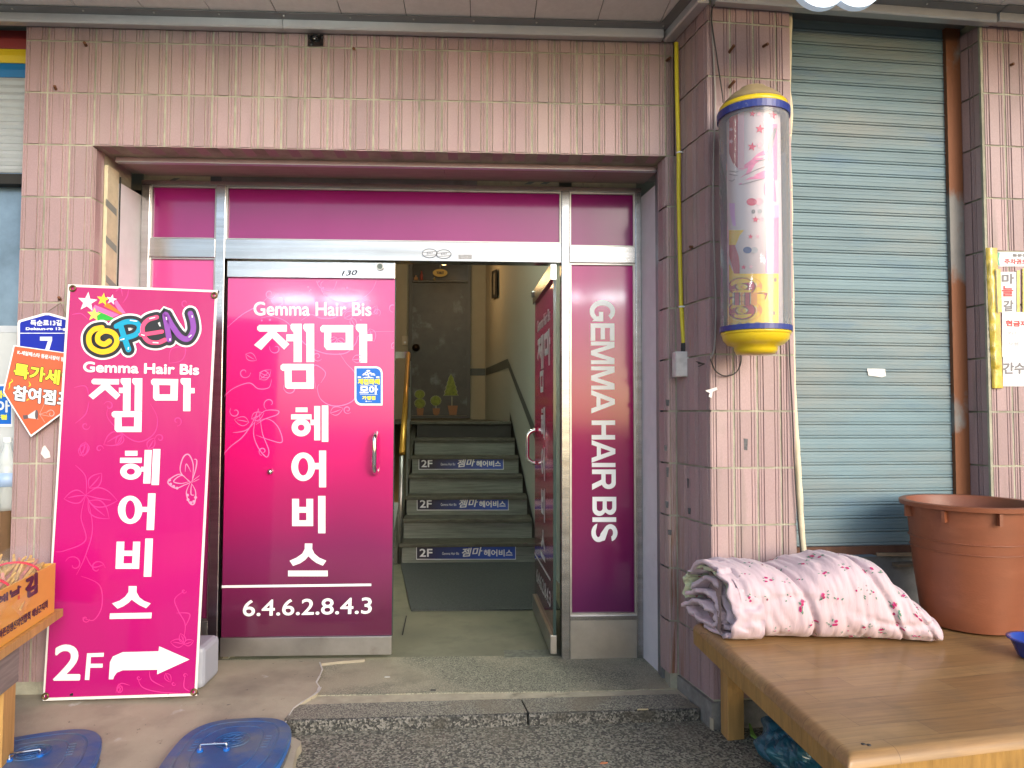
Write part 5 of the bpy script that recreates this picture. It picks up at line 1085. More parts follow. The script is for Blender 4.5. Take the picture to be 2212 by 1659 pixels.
def strip(mb, xl, xr, y0, y1, lift, pf, nx=12):   # curved patch between two vertical px limits
    vs = [CY_(*pf(xl+(xr-xl)*i/nx, y), lift) for y in (y0, y1) for i in range(nx+1)]; mb.add(vs, [(i+1, i, nx+1+i, nx+2+i) for i in range(nx)])
def patch(mb, ys, lift, pf, nx=8):   # rows of (y, xl, xr)
    vs = [CY_(*pf(l+(r-l)*i/nx, y), lift) for y, l, r in ys for i in range(nx+1)]
    mb.add(vs, [(j*(nx+1)+i+1, j*(nx+1)+i, (j+1)*(nx+1)+i, (j+1)*(nx+1)+i+1) for j in range(len(ys)-1) for i in range(nx)])
PRD = mat('print_red', lin('#b83048'), .5); PPK = mat('print_pink', lin('#ec86b4'), .5); PYL = mat('print_yellow', lin('#f0c418'), .5); PSK = mat('print_pale_pink', lin('#e8b8c6'), .5); PGR = mat('print_grey', (.22,.2,.22), .5); POR = mat('print_orange', lin('#e69a4a'), .5)
mb = MB(); patch(mb, [(430,165,322),(560,165,322),(760,172,322),(900,185,322),(1000,205,322),(1110,262,322),(1170,315,322)], .0012, gP); mb.build('red_print', PRD, drum)
mb = MB(); patch(mb, [(480,322,400),(1200,322,400)], .0010, gP); patch(mb, [(430,160,185),(700,150,172)], .0009, gP); mb.build('shade_print', PSK, drum)
mb = MB(); patch(mb, [(1290,350,355),(1240,420,470),(1080,480,560),(1000,560,680),(960,640,680)][::-1], .0010, gP); patch(mb, [(1370,330,400),(1300,440,650),(1240,560,690),(1200,650,690)][::-1], .0014, gP); patch(mb, [(1320,660,770),(1400,640,780),(1480,645,785),(1580,690,790)], .0013, gP)
patch(mb, [(130,600,760),(260,580,760),(400,590,770),(560,575,770),(740,570,760)], .0010, gQ); patch(mb, [(640,700,800),(800,690,800),(1000,690,800),(1180,700,800),(1320,760,800)], .0008, gP); patch(mb, [(1180,330,420),(1120,420,540),(1050,520,640)][::-1], .0016, gP); mb.build('pink_print', PPK, drum)
mb = MB(); patch(mb, [(690,760,800),(800,715,770),(950,690,735),(1080,690,730),(1130,720,745)], .0017, gP); mb.build('grey_sweep_print', mat('print_slate', (.20,.19,.21), .5), drum)
mb = MB(); patch(mb, [(20,610,740),(60,610,750),(150,615,745)], .0016, gQ); patch(mb, [(0,165,250),(120,200,250),(240,230,262)], .0012, gQ); mb.build('lilac_print', mat('print_lilac', lin('#dca8e4'), .5), drum)
mb = MB()
for cx, cy, r in ((500,515,44), (745,530,58), (590,700,60), (495,915,58)): mb.loops([star(cx, cy, r, .15)], CY_, .0022, gP)
for cx, cy, r in ((468,172,38), (415,352,30), (342,675,30)): mb.loops([star(cx, cy, r, .1)], CY_, .0022, gQ)
mb.loops([ell(490,1582,62,45,20)], CY_, .0024, gP); mb.build('star_print', mat('print_rose', lin('#d03c64'), .5), drum)
mb = MB()
for cx, cy, r in ((580,515,40), (665,705,50), (590,900,50)): mb.loops([star(cx, cy, r, .15)], CY_, .0018, gP)
for cx, cy, r in ((535,170,36), (490,350,28), (420,670,28)): mb.loops([star(cx, cy, r, .1)], CY_, .0018, gQ)
mb.loops([ell(580,1578,52,42,20)], CY_, .0019, gP)
for cx, cy, r in ((200,640,26), (240,850,36), (240,705,28)): mb.loops([star(cx, cy, r, .2)], CY_, .0022, gP)
mb.build('star_shadow_print', PSK, drum)
mb = MB()
for pts in ([(325,470),(380,465),(400,410),(430,410),(410,440),(450,440),(530,420),(580,395),(640,420),(720,430),(770,425),(800,470)], [(330,1378),(450,1350),(560,1320),(650,1300)], [(400,1260),(500,1215),(620,1165),(690,1155)], [(530,1085),(600,1080),(690,1060)], [(180,1200),(300,1220),(330,1210)], [(180,1240),(260,1255),(325,1262)], [(190,1310),(250,1330),(290,1300)], [(700,1100),(690,960),(720,800),(770,700),(795,660)]): stroke(mb, pts, 9, CY_, .0028, gP, 6, True)
for pts in ([(180,1285),(220,1270),(260,1290),(300,1260),(340,1285),(390,1260),(430,1280),(480,1255),(540,1265),(590,1255),(640,1270)],): stroke(mb, pts, 9, CY_, .0034, gQ, 6, True)
mb.loops([ell(445,88,20,24,14)], CY_, .0024, gQ); mb.build('line_print', PGR, drum)
mb = MB(); mb.loops([ell(382,494,46,35,20)], CY_, .0026, gQ); mb.build('blue_dot_print', mat('print_blue', (.04,.08,.26), .5), drum)
mb = MB(); mb.loops([ell(455,494,38,32,18), ], CY_, .0020, gQ); mb.loops([ell(515,85,24,24,14)], CY_, .002, gQ); mb.build('grey_dot_print', mat('print_silver', (.42,.42,.46), .5), drum)
mb = MB(); patch(mb, [(285,160,345),(340,160,300),(440,175,260)], .0012, gQ); patch(mb, [(640,165,170),(745,165,255)], .0014, gQ); mb.build('yellow_print', PYL, drum)
mb = MB(); patch(mb, [(440,160,250),(560,170,290),(660,220,300),(745,240,300)], .0011, gQ); mb.build('red_print', PRD, drum)
mb = MB(); patch(mb, [(742,140,760),(1000,140,760),(1305,140,760)], .0020, gQ, 16); mb.build('yellow_base_print', PYL, drum)
yr = lambda cx, cy, rx, ry, ix, iy, n=32: ring(cx, cy, rx, ry, ix, iy, n)
for add, m, lf, nm, dx in ((26, mat('print_cream', (.80,.72,.50), .5), .0026, 'letter_halo', 0), (10, POR, .0030, 'letter_shadow', 70), (9, INK, .0034, 'letter_outline', 0), (0, PRD, .0040, 'letter_print', 0)):
    mb = MB(); a_ = add
    mb.loops(yr(322+dx, 880, 138+a_, 92+a_*.8, max(10, 72-a_*1.0), max(8, 36-a_*.8)), CY_, lf, gQ); mb.loops(yr(322+dx, 1130, 138+a_, 92+a_*.8, max(10, 72-a_), max(8, 42-a_*.8)), CY_, lf+.0001, gQ)
    mb.loops([fine([(170-a_,1000-a_),(360,980-a_),(520+a_+dx,950-a_),(590+a_,948),(570,1005+a_),(420,1020+a_),(170-a_,1058+a_)], 3)], CY_, lf+.0002, gQ)
    for x in (250, 360): mb.loops([fine([(x+dx-a_,940),(x+dx+44+a_,940),(x+dx+44+a_,1075),(x+dx-a_,1075)], 3)], CY_, lf+.0003, gQ)
    mb.build(nm, m, drum)
mb = MB()
for x, y in ((675,808), (660,1158)): mb.loops([ell(x, y, 17, 24, 14)], CY_, .003, gQ)
mb.build('dot_print', mat('print_brown', (.25,.16,.08), .5), drum)
def acrylic(name, milky=.05, gl=.10):
    m = bpy.data.materials.new(name); m.use_nodes = True; n = m.node_tree.nodes; L = m.node_tree.links; n.remove(n['Principled BSDF'])
    tr = n.new('ShaderNodeBsdfTransparent'); df = n.new('ShaderNodeBsdfDiffuse'); df.inputs[0].default_value = (.85,.84,.86,1); g = n.new('ShaderNodeBsdfGlossy'); g.inputs['Roughness'].default_value = .05
    fr_ = n.new('ShaderNodeFresnel'); fr_.inputs[0].default_value = 1.45; m1 = n.new('ShaderNodeMixShader'); m1.inputs[0].default_value = milky; m2 = n.new('ShaderNodeMixShader')
    lw = n.new('ShaderNodeLayerWeight'); lw.inputs[0].default_value = .25; mr = n.new('ShaderNodeMapRange'); mr.inputs[3].default_value = milky; mr.inputs[4].default_value = min(1, milky*5); L.new(lw.outputs['Facing'], mr.inputs[0]); L.new(mr.outputs[0], m1.inputs[0])
    L.new(tr.outputs[0], m1.inputs[1]); L.new(df.outputs[0], m1.inputs[2]); L.new(fr_.outputs[0], m2.inputs[0]); L.new(m1.outputs[0], m2.inputs[1]); L.new(g.outputs[0], m2.inputs[2]); L.new(m2.outputs[0], n['Material Output'].inputs[0]); return m
tube_o = MB(); N = 56
tube_o.add([(BX+RP*math.cos(2*math.pi*k/N), BY+RP*math.sin(2*math.pi*k/N), z) for z in (zt0+.0125, zt1-.0165) for k in range(N)], [(k, (k+1) % N, N+(k+1) % N, N+k) for k in range(N)])
tube_o.build('clear_tube', acrylic('clear_acrylic', .10), bpole, smooth=True)
for z in (zt0+.05, zt1-.05): MB().box((BX-.04, BY+RP-.002, z-.03), (BX+.04, BY+RP+.08, z+.03)).build('wall_bracket', STEELD, bpole)
# ------------------------------------------------------------------ blue shutter
SHP = SP(SHOFF); O_s = PB-SN*SHOFF
us0 = uP1-.03; us1 = su(SHP(2040, 300)); 
SLAT = mat('faded_blue_steel', (.145,.225,.26), .58, .05, var=.18, vscale=2.2, stretch=(.6,1,2.5), dirt=[((.25,.255,.235), 1.6, .46, .80), ((.10,.18,.255), 3.4, .58, .76)], rnd=.05)
zS0 = SHP(1850, 1180).z; PER = .0587; nS = int((2.99-zS0)/PER)+1
shut = thing('roller_shutter', O_s+SU*(us0+us1)/2+Vector((0,0,zS0)), 'closed blue grey slatted steel shutter on the right', 'shutter'); b = base_of(shut)
prof = [(.000,.005),(.001,-.003),(.004,-.0046),(.008,-.0046),(.0105,-.003),(.0112,.005),(.0130,.005),(.0138,-.0020),(.030,-.003),(.0308,-.0018),(.0318,-.0018),(.0326,-.003),(.0445,-.0028),(.0453,-.0016),(.0463,-.0016),(.0471,-.0026),(.0565,-.0022),(.0570,.005),(.0587,.005)]
Ln = us1-us0; me = bpy.data.meshes.new('slat'); n = len(prof)
me.from_pydata([(0,d,h) for h, d in prof]+[(Ln,d,h) for h, d in prof], [], [(i, n+i, n+i+1, i+1) for i in range(n-1)]); me.materials.append(SLAT); me.update()
slope = -.012
for k in range(nS):
    o = link_mesh('slat', me, None, shut, O_s+SU*us0+Vector((0,0,zS0+PER*k+.004))-b, (0, 0, SA))
BRB = mat('brown_rusty_steel', (.13,.06,.038), .75, .2, var=.4, vscale=7, bump=.3, dirt=[((.25,.245,.235), 6, .62, .72)])
def sbox(u0, u1, o0, o1, z0, z1): return MB().hexa([O_s+SU*u+SN*o+Vector((0,0,z0)) for u, o in ((u0,o0),(u1,o0),(u1,o1),(u0,o1))], [O_s+SU*u+SN*o+Vector((0,0,z1)) for u, o in ((u0,o0),(u1,o0),(u1,o1),(u0,o1))])
sbox(us0, us1, .012, -.012, zS0-.034, zS0+.002).build('bottom_bar', BRB, shut)
ug1 = su(SHP(2070, 300))+.004
gr = MATS.get('x') or mat('guide_rail_rust', (.20,.195,.19), .6, .3, var=.15, vscale=10, dirt=[((.19,.07,.03), 2.1, .46, .52)], stretch=(1,1,.7), bump=.2)
sbox(us1+.001, ug1, .022, -.03, zS0-.05, 2.99).build('guide_rail', gr, shut)
plinth = tag(sbox(us0, ug1+.3, -.02, -.4, -.05, zS0-.05).build('shop_plinth', mat('grey_plinth', (.16,.165,.17), .8, var=.3, vscale=12)), 'grey concrete plinth under the blue shutter', 'plinth')
for k, (u, o, z, l, c, lab) in enumerate(((.95, -.012, .012, .30, (.30,.22,.14), 'pale split board lying under the shutter bar'), (1.02, .012, -.03, .26, (.20,.15,.10), 'dark split board lower under the shutter bar'))):
    q = MB(); zc_ = zS0-.045+z-.004; c0 = O_s+SU*u+SN*(.0+o*.4+.005)+Vector((0,0,zc_)); q.obox(c0, SU*l*.5+Vector((0,0,.006*(k-.5))), SN*.02, Vector((0,0,.007))); tag(q.build('split_board', mat('split_board_%d' % k, c, .8, var=.3, vscale=20, stretch=(1,1,8))), lab, 'board')
stk2 = tag(MB().loops([[(1873,796),(1912,797),(1914,812),(1905,815),(1876,811)]], SHP, .0075).build('torn_sticker', mat('torn_white_paper', (.66,.66,.64), .6, var=.2, vscale=60)), 'torn white sticker on the blue shutter', 'sticker')
fp_ = [(1705,32),(1704,120),(1702,190),(1707,250),(1702,320),(1706,420),(1706,520),(1709,640),(1711,760),(1714,850),(1719,940),(1725,1020),(1729,1100),(1733,1160),(1737,1200)]
q = catmull([tuple(PS0(x, y, -.03)) for x, y in fp_], 6)
tag(MB().tube(q, [.013+.003*noise.noise(Vector((i*.35,0,0))) for i in range(len(q))], 8).build('wrapped_pipe', mat('cream_pipe_wrap', (.68,.60,.44), .6, var=.12, vscale=15, dirt=[((.25,.18,.10), 7, .66, .76)]), smooth=True), 'cream taped pipe between the tile pillar and the blue shutter', 'pipe')
# ------------------------------------------------------------------ papers on the right pillar
gR = lambda x, y: (2106.6+.2049*x, 515.7+.2049*y)
PP2 = SP(); TAPY = mat('yellow_packing_tape', (.58,.42,.05), .16, coat=.5, var=.3, vscale=25, bump=.5, bscale=60)
PAP = mat('white_paper', (.78,.79,.82), .6); RIN = mat('red_pen', (.55,.08,.08), .6); GIN = mat('grey_pen', (.20,.19,.20), .6); LIN_ = mat('light_grey_pen', (.45,.45,.47), .6)
vs = []; NR = 40
for j in range(NR+1):
    t = j/NR; y = 95+1480*t; xl_ = 110+68*t; xr_ = 232+63*t
    for i in range(7):
        u = i/6; p = PP2(*gR(xl_+(xr_-xl_)*u, y), .004+.012*math.sin(math.pi*u)+.006*noise.noise(Vector((u*5, t*30, 1)))); vs.append(p)
tag(obj('tape_strip', vs, [(j*7+i+1, j*7+i, (j+1)*7+i, (j+1)*7+i+1) for j in range(NR) for i in range(6)], TAPY, smooth=True), 'crumpled yellow packing tape along the edge of the right pillar', 'tape')
def paper(q, lab, texts, lift=.003):
    t = thing('paper_notice', PP2(*gR((q[0]+q[2])/2, q[3])), lab, 'notice', 'notices taped on the right pillar')
    P4 = [PP2(*gR(*p), lift) for p in ((q[0],q[3]), (q[2],q[3]), (q[2],q[1]), (q[0],q[1]))]; MB().hexa([p-PP2.n*.0015 for p in P4], P4).build('sheet', PAP, t)
    for body, bl_, br_, tl_, mm, bo in texts: txt('lettering', mm, t, body, bl_, br_, tl_, PP2, lift+.0008, bo, gR)
    return t
t = paper((245,140,760,292), 'small white parking coupon notice at the top of the pillar', [('동문전통시장', (395,190), (700,196), (395,158), GIN, 2), ('주차권드립니다', (310,265), (740,275), (310,212), RIN, 2.5)])
MB().loops([[(232,145),(262,145),(248,215),(262,285),(238,278)]], PP2, .0045, gR).build('green_edge', mat('green_edge_print', (.10,.35,.22), .5), t)
paper((268,350,442,776), 'tall white notice reading garlic below the parking coupon', [('마', (285,475), (408,470), (285,375), GIN, 5), ('늘', (285,605), (400,605), (285,500), RIN, 4), ('갈', (300,765), (402,760), (300,655), GIN, 4)])
paper((286,772,760,1248), 'white notice with red heading, third down the pillar', [('현금재난지원금', (325,920), (860,935), (325,862), RIN, 4), ('(카드 .', (320,1025), (505,1030), (320,978), LIN_, 1.5), ('사용 가능)', (340,1135), (640,1140), (340,1080), LIN_, 1.5)], .0045)
paper((296,1250,760,1556), 'white hand written notice lowest on the pillar', [('간수', (300,1425), (520,1420), (300,1310), GIN, 5)], .003)
tag(MB().loops(rc(440, 335, 470, 775), PP2, .0062, gR).loops(rc(500, 310, 600, 775), PP2, .0062, gR).build('tape_strip', TAPY), 'short yellow tape beside the garlic notice', 'tape')
tag(MB().loops([[(222,318),(268,318),(285,775),(240,770)]], PP2, .022, gR).build('tape_strip', TAPY), 'yellow tape overlapping the left edge of the garlic notice', 'tape')
# ------------------------------------------------------------------ ring sign under the canopy
rs = thing('ring_sign', hd(1800, 28, 2.6), 'pair of pale blue lit rings under the canopy at the top right', 'sign')
for cx, k in ((1764, 0), (1840, 1)):
    c = hd(cx, -36, 2.62+.03*k); u = SU; v = Vector((0,0,1)); n_ = SN; mb = MB(); N = 40; pr = [(.106,0),(.106,.028),(.078,.028),(.078,0)]
    vs = [c+u*r*math.cos(2*math.pi*j/N)+v*r*math.sin(2*math.pi*j/N)+n_*h for r, h in pr for j in range(N)]
    mb.add(vs, [(i*N+j, i*N+(j+1) % N, ((i+1) % 4)*N+(j+1) % N, ((i+1) % 4)*N+j) for i in range(4) for j in range(N)]); mb.build('ring', mat('ring_pale_blue', (.62,.80,1), .3, emit=.12), rs, smooth=False)
    MB().add([c+n_*.004]+[c+n_*.004+u*.0778*math.cos(2*math.pi*j/24)+v*.0778*math.sin(2*math.pi*j/24) for j in range(24)], [(0, 1+j, 1+(j+1) % 24) for j in range(24)]).build('ring_back', mat('ring_back_dark', (.03,.07,.10), .4), rs)
MB().tube([hd(1800,-60,2.65), Vector((hd(1800,-60,2.65).x, hd(1800,-60,2.65).y, SOFZ))], .01, 6).build('hanger', ALUD, rs)
# ------------------------------------------------------------------ wooden platform with printed vinyl top
PZ = .395
pBL, pFL = hz(1497, 1343, PZ), hz(1832, 1636, PZ); pFR = hz(2212, 1592, PZ)
fx = (pFR-pFL).normalized(); fy = (pBL-pFL); Lfy = fy.length; fy.normalize(); LP = 1.9
def vinyl():
    m = mat('oak_print_vinyl', (.42,.25,.10), .38, coat=.12); n = m.node_tree.nodes; L = m.node_tree.links; b_ = n['Principled BSDF']
    geo = n.new('ShaderNodeNewGeometry'); mp = n.new('ShaderNodeMapping'); mp.vector_type = 'POINT'; mp.inputs['Rotation'].default_value = (0, 0, -math.atan2(fx.y, fx.x)); L.new(geo.outputs['Position'], mp.inputs[0])
    br_ = n.new('ShaderNodeTexBrick'); br_.inputs['Scale'].default_value = 1; br_.inputs['Brick Width'].default_value = .47; br_.inputs['Row Height'].default_value = .082; br_.inputs['Mortar Size'].default_value = .0011; br_.inputs['Mortar Smooth'].default_value = .3; br_.inputs['Bias'].default_value = 0
    br_.offset = .37; br_.offset_frequency = 2; br_.squash = 1
    br_.inputs['Color1'].default_value = (.36,.205,.08,1); br_.inputs['Color2'].default_value = (.29,.155,.06,1); br_.inputs['Mortar'].default_value = (.20,.11,.045,1); L.new(mp.outputs[0], br_.inputs[0])
    mp2 = n.new('ShaderNodeMapping'); mp2.inputs['Scale'].default_value = (1.3, 22, 22); L.new(mp.outputs[0], mp2.inputs[0])
    nz = n.new('ShaderNodeTexNoise'); nz.inputs['Scale'].default_value = 3; nz.inputs['Detail'].default_value = 9; nz.inputs['Roughness'].default_value = .65; L.new(mp2.outputs[0], nz.inputs['Vector'])
    r = n.new('ShaderNodeMapRange'); r.inputs[1].default_value = .32; r.inputs[2].default_value = .72; r.inputs[3].default_value = .72; r.inputs[4].default_value = 1.16; L.new(nz.outputs[0], r.inputs[0])
    mx = n.new('ShaderNodeMix'); mx.data_type = 'RGBA'; mx.blend_type = 'MULTIPLY'; mx.inputs[0].default_value = 1; L.new(br_.outputs[0], mx.inputs[6]); cb = n.new('ShaderNodeCombineColor')
    for k in range(3): L.new(r.outputs[0], cb.inputs[k])
    L.new(cb.outputs[0], mx.inputs[7])
    n2 = n.new('ShaderNodeTexNoise'); n2.inputs['Scale'].default_value = 7; n2.inputs['Detail'].default_value = 5; L.new(geo.outputs['Position'], n2.inputs['Vector']); r2 = n.new('ShaderNodeMapRange'); r2.inputs[1].default_value = .50; r2.inputs[2].default_value = .72; r2.inputs[4].default_value = .5; L.new(n2.outputs[0], r2.inputs[0])
    m3 = n.new('ShaderNodeMix'); m3.data_type = 'RGBA'; L.new(r2.outputs[0], m3.inputs[0]); L.new(mx.outputs[2], m3.inputs[6]); m3.inputs[7].default_value = (.17,.11,.06,1); L.new(m3.outputs[2], b_.inputs['Base Color'])
    r3 = n.new('ShaderNodeMapRange'); r3.inputs[3].default_value = .30; r3.inputs[4].default_value = .55; L.new(n2.outputs[0], r3.inputs[0]); L.new(r3.outputs[0], b_.inputs['Roughness']); return m
VIN = vinyl()
plat = thing('wooden_platform', Vector((pFL.x+.6, pFL.y+.5, SZ)), 'low wooden platform with oak print vinyl top on the right', 'platform')
def pq(s, t, z): q = pFL+fx*s+fy*t; return Vector((q.x, q.y, z))
# top: grid with a soft rolled edge
NS, NT = 48, 40; vs = []; R_ = .030
def prof_e(d):   # distance from the edge -> drop
    return 0 if d >= R_ else R_-math.sqrt(max(0, R_*R_-(R_-d)**2))
ss = [0,.003,.008,.015,.022,.03]+[.03+(LP-.03)*(k/NS) for k in range(1, NS+1)]; tt = [0,.003,.008,.015,.022,.03]+[.03+(Lfy-.06)*(k/NT) for k in range(1, NT)]+[Lfy-.03,Lfy-.022,Lfy-.015,Lfy-.008,Lfy-.003,Lfy]
for t in tt:
    for s in ss:
        d = min(s, t, Lfy-t); w = .0025*noise.noise(Vector((s*3, t*3, 0))); vs.append(pq(s, t, PZ-prof_e(d)+w*min(1, d/.05)))
ns = len(ss); fs = [(j*ns+i, j*ns+i+1, (j+1)*ns+i+1, (j+1)*ns+i) for j in range(len(tt)-1) for i in range(ns-1)]
obj('vinyl_top', vs, fs, VIN, plat, smooth=True)
EDGEV = mat('vinyl_edge', (.34,.185,.05), .42, var=.25, vscale=10, stretch=(5,5,1), bump=.25, bscale=30)
MB().hexa([pq(.0015,.0015,PZ-.085), pq(LP,.0015,PZ-.085), pq(LP,Lfy-.0015,PZ-.085), pq(.0015,Lfy-.0015,PZ-.085)], [pq(.0005,.0005,PZ-R_+.001), pq(LP,.0005,PZ-R_+.001), pq(LP,Lfy-.0005,PZ-R_+.001), pq(.0005,Lfy-.0005,PZ-R_+.001)]).build('rolled_edge', EDGEV, plat)
PINE = mat('pine_board', (.40,.225,.085), .6, var=.25, vscale=7, stretch=(1,1,6), bump=.2, bscale=30)
MB().hexa([pq(.05,.012,PZ-.20), pq(LP,.012,PZ-.20), pq(LP,.045,PZ-.20), pq(.05,.045,PZ-.20)], [pq(.05,.012,PZ-.0852), pq(LP,.012,PZ-.0852), pq(LP,.045,PZ-.0852), pq(.05,.045,PZ-.0852)]).build('front_rail', PINE, plat)
MB().hexa([pq(.03,.06,PZ-.105), pq(.055,.06,PZ-.105), pq(.055,Lfy-.12,PZ-.105), pq(.03,Lfy-.12,PZ-.105)], [pq(.03,.06,PZ-.0852), pq(.055,.06,PZ-.0852), pq(.055,Lfy-.12,PZ-.0852), pq(.03,Lfy-.12,PZ-.0852)]).build('side_rail', mat('dark_pine', (.20,.11,.045), .7, var=.3, vscale=8), plat)
LEGM = mat('pine_leg', (.44,.25,.085), .6, var=.28, vscale=5, stretch=(3,3,.6), bump=.2, bscale=30)
lt_ = hz(1577, 1597, SZ); ls = (lt_-pFL).dot(fx); lq = (lt_-pFL).dot(fy)
lt0 = min(lq, Lfy-.076); ls = min((k*.002 for k in range(5, 200)), key=lambda s: abs(proj(pq(s, lt0, SZ))[0]-1572))
for s0, t0 in ((ls, lt0), (.05, .03), (1.1, lt0)):
    s1, t1 = s0+.072, t0+.075
    MB().hexa([pq(s0,t0,SZ), pq(s1,t0,SZ), pq(s1,t1,SZ), pq(s0,t1,SZ)], [pq(s0,t0,PZ-.0854), pq(s1,t0,PZ-.0854), pq(s1,t1,PZ-.0854), pq(s0,t1,PZ-.0854)]).build('leg', LEGM, plat, bevel=.004)
for px, py in ((1877,1610), (1865,1608)):
    c = hz(px, py, PZ+.0005); MB().lathe((c.x,c.y,PZ+.0005), [(.006,0),(.005,.002),(0,.0025)], 10).build('nail', mat('nail_dark', (.06,.05,.045), .5, .6), plat)
# ------------------------------------------------------------------ folded quilt
def quilt_mat(name, base, flower, leafc, scale):
    m = mat(name, base, .75, bump=0); n = m.node_tree.nodes; L = m.node_tree.links; b_ = n['Principled BSDF']
    b_.inputs['Sheen Weight'].default_value = .25
    tc = n.new('ShaderNodeTexCoord')
    wp = n.new('ShaderNodeTexNoise'); wp.inputs['Scale'].default_value = 14; L.new(tc.outputs['Object'], wp.inputs['Vector'])
    v = n.new('ShaderNodeTexVoronoi'); v.inputs['Scale'].default_value = scale; v.inputs['Randomness'].default_value = .65; L.new(tc.outputs['Object'], v.inputs['Vector'])
    v2 = n.new('ShaderNodeTexVoronoi'); v2.inputs['Scale'].default_value = scale*5.2; L.new(tc.outputs['Object'], v2.inputs['Vector'])
    sp = n.new('ShaderNodeSeparateColor'); L.new(v2.outputs['Color'], sp.inputs[0])
    def mth(op, a, c):
        x = n.new('ShaderNodeMath'); x.operation = op
        for i, q in enumerate((a, c)): (L.new(q, x.inputs[i]) if hasattr(q, 'is_linked') else x.inputs[i].__setattr__('default_value', q))
        return x.outputs[0]
    near = mth('LESS_THAN', v.outputs['Distance'], .40); core = mth('LESS_THAN', v.outputs['Distance'], .25)
    blob = mth('LESS_THAN', v2.outputs['Distance'], .46)
    fl = mth('MULTIPLY', mth('MULTIPLY', core, blob), mth('GREATER_THAN', sp.outputs[0], .45)); fl2 = mth('MULTIPLY', mth('MULTIPLY', core, mth('LESS_THAN', v2.outputs['Distance'], .2)), mth('GREATER_THAN', sp.outputs[0], .45)); gr_ = mth('MULTIPLY', mth('MULTIPLY', near, mth('LESS_THAN', v2.outputs['Distance'], .30)), mth('LESS_THAN', sp.outputs[0], .45))
    cur = (*base, 1)
    nz = n.new('ShaderNodeTexNoise'); nz.inputs['Scale'].default_value = 5; L.new(tc.outputs['Object'], nz.inputs['Vector']); x = n.new('ShaderNodeMix'); x.data_type = 'RGBA'; L.new(nz.outputs[0], x.inputs[0]); x.inputs[6].default_value = tuple(c*.90 for c in base)+(1,); x.inputs[7].default_value = tuple(min(1, c*1.06) for c in base)+(1,); cur = x.outputs[2]
    for f, c in ((gr_, leafc), (fl, flower), (fl2, tuple(k*.55 for k in flower))):
        x = n.new('ShaderNodeMix'); x.data_type = 'RGBA'; L.new(f, x.inputs[0]); L.new(cur, x.inputs[6]); x.inputs[7].default_value = (*c, 1); cur = x.outputs[2]
    L.new(cur, b_.inputs['Base Color'])
    w1 = n.new('ShaderNodeTexNoise'); w1.inputs['Scale'].default_value = 9; w1.inputs['Detail'].default_value = 4; mp = n.new('ShaderNodeMapping'); mp.inputs['Scale'].default_value = (3.2, 1, .7); mp.inputs['Rotation'].default_value = (0, .35, 0); L.new(tc.outputs['Object'], mp.inputs[0]); L.new(mp.outputs[0], w1.inputs['Vector'])
    bp_ = n.new('ShaderNodeBump'); bp_.inputs['Strength'].default_value = .35; bp_.inputs['Distance'].default_value = .02; L.new(w1.outputs[0], bp_.inputs['Height']); L.new(bp_.outputs[0], b_.inputs['Normal'])
    return m
QP = quilt_mat('pale_rose_cotton', (.60,.45,.485), (.60,.45,.485), (.60,.45,.485), 9.5)
QL = quilt_mat('lining_cotton', (.55,.56,.36), (.42,.02,.08), (.40,.42,.45), 14)
qx0 = hd(1512, 1340, 2.76); qx1 = hd(2000, 1300, 2.72)
ql = thing('folded_quilt', Vector(((qx0.x+qx1.x)/2, (qx0.y+qx1.y)/2, PZ)), 'folded pale pink quilt with rose print on the platform', 'quilt')
qd = Vector((qx1.x-qx0.x, qx1.y-qx0.y, 0)); QLn = qd.length; qd.normalize(); qn = Vector((qd.y, -qd.x, 0))   # qn towards the camera
QW = .34; qorg = Vector((qx0.x, qx0.y, PZ))
def qh(s):   # height of the pile along its length, from the outline in the photograph
    for (a, ha), (c, hc) in zip(QH, QH[1:]):
        if a <= s <= c: t = (s-a)/(c-a); t = t*t*(3-2*t); return ha+(hc-ha)*t
    return QH[-1][1]
QH = [(0,.235),(.05,.262),(.16,.262),(.30,.252),(.42,.285),(.52,.305),(.70,.285),(.80,.205),(.90,.135),(.97,.085),(1.0,.05)]
def ridged(s, a, ph): return abs(noise.noise(Vector((s, a, ph))))
def esh(y): return .115*(y/QW+.5)                    # the open end is cut slantwise, front further in
def qpt(s, a, lift=0):
    h = qh(s); end = min(1, (1-s)/.10); wd = QW*(.55+.45*math.sqrt(max(0, 1-(1-end)**2))); h0 = h*.5
    ca, sa = math.cos(a), math.sin(a); n_ = 2.9
    y = wd*.5*math.copysign(abs(ca)**(2/n_), ca); z = h0+h0*math.copysign(abs(sa)**(2/n_), sa); x = s*QLn
    ww = ridged((x+.45*z)*14, ca*.8, 1+sa)*.013+ridged((x+.2*z)*34, ca*1.6, 5+sa)*.007+noise.noise(Vector((x*4, ca, 9+sa)))*.010
    fold = -.018*math.exp(-((x-.235-.10*(1-z/h))/.010)**2)-.015*math.exp(-((x-.52-.18*(1-z/h))/.010)**2)-.012*math.exp(-((x-.70-.12*(1-z/h))/.009)**2)-.010*math.exp(-((z-.12-.05*math.sin(x*7))/.008)**2)*(1 if ca > .3 else 0)
    dd = (ww-.006+fold)*(1 if z > .015 else .3)+lift; z2 = max(.002, z+sa*dd); y2 = y+ca*dd
    return qorg+qd*(x*(1-esh(y)/QLn)+esh(y)+.0)+qn*y2+Vector((0,0,z2))
NSq, NAq = 170, 84
vs = [qpt(i/NSq, 2*math.pi*k/NAq) for i in range(NSq+1) for k in range(NAq)]
fs = [(i*NAq+k, (i+1)*NAq+k, (i+1)*NAq+(k+1) % NAq, i*NAq+(k+1) % NAq) for i in range(NSq) for k in range(NAq)]+[tuple(range(NSq*NAq, (NSq+1)*NAq))[::-1]]
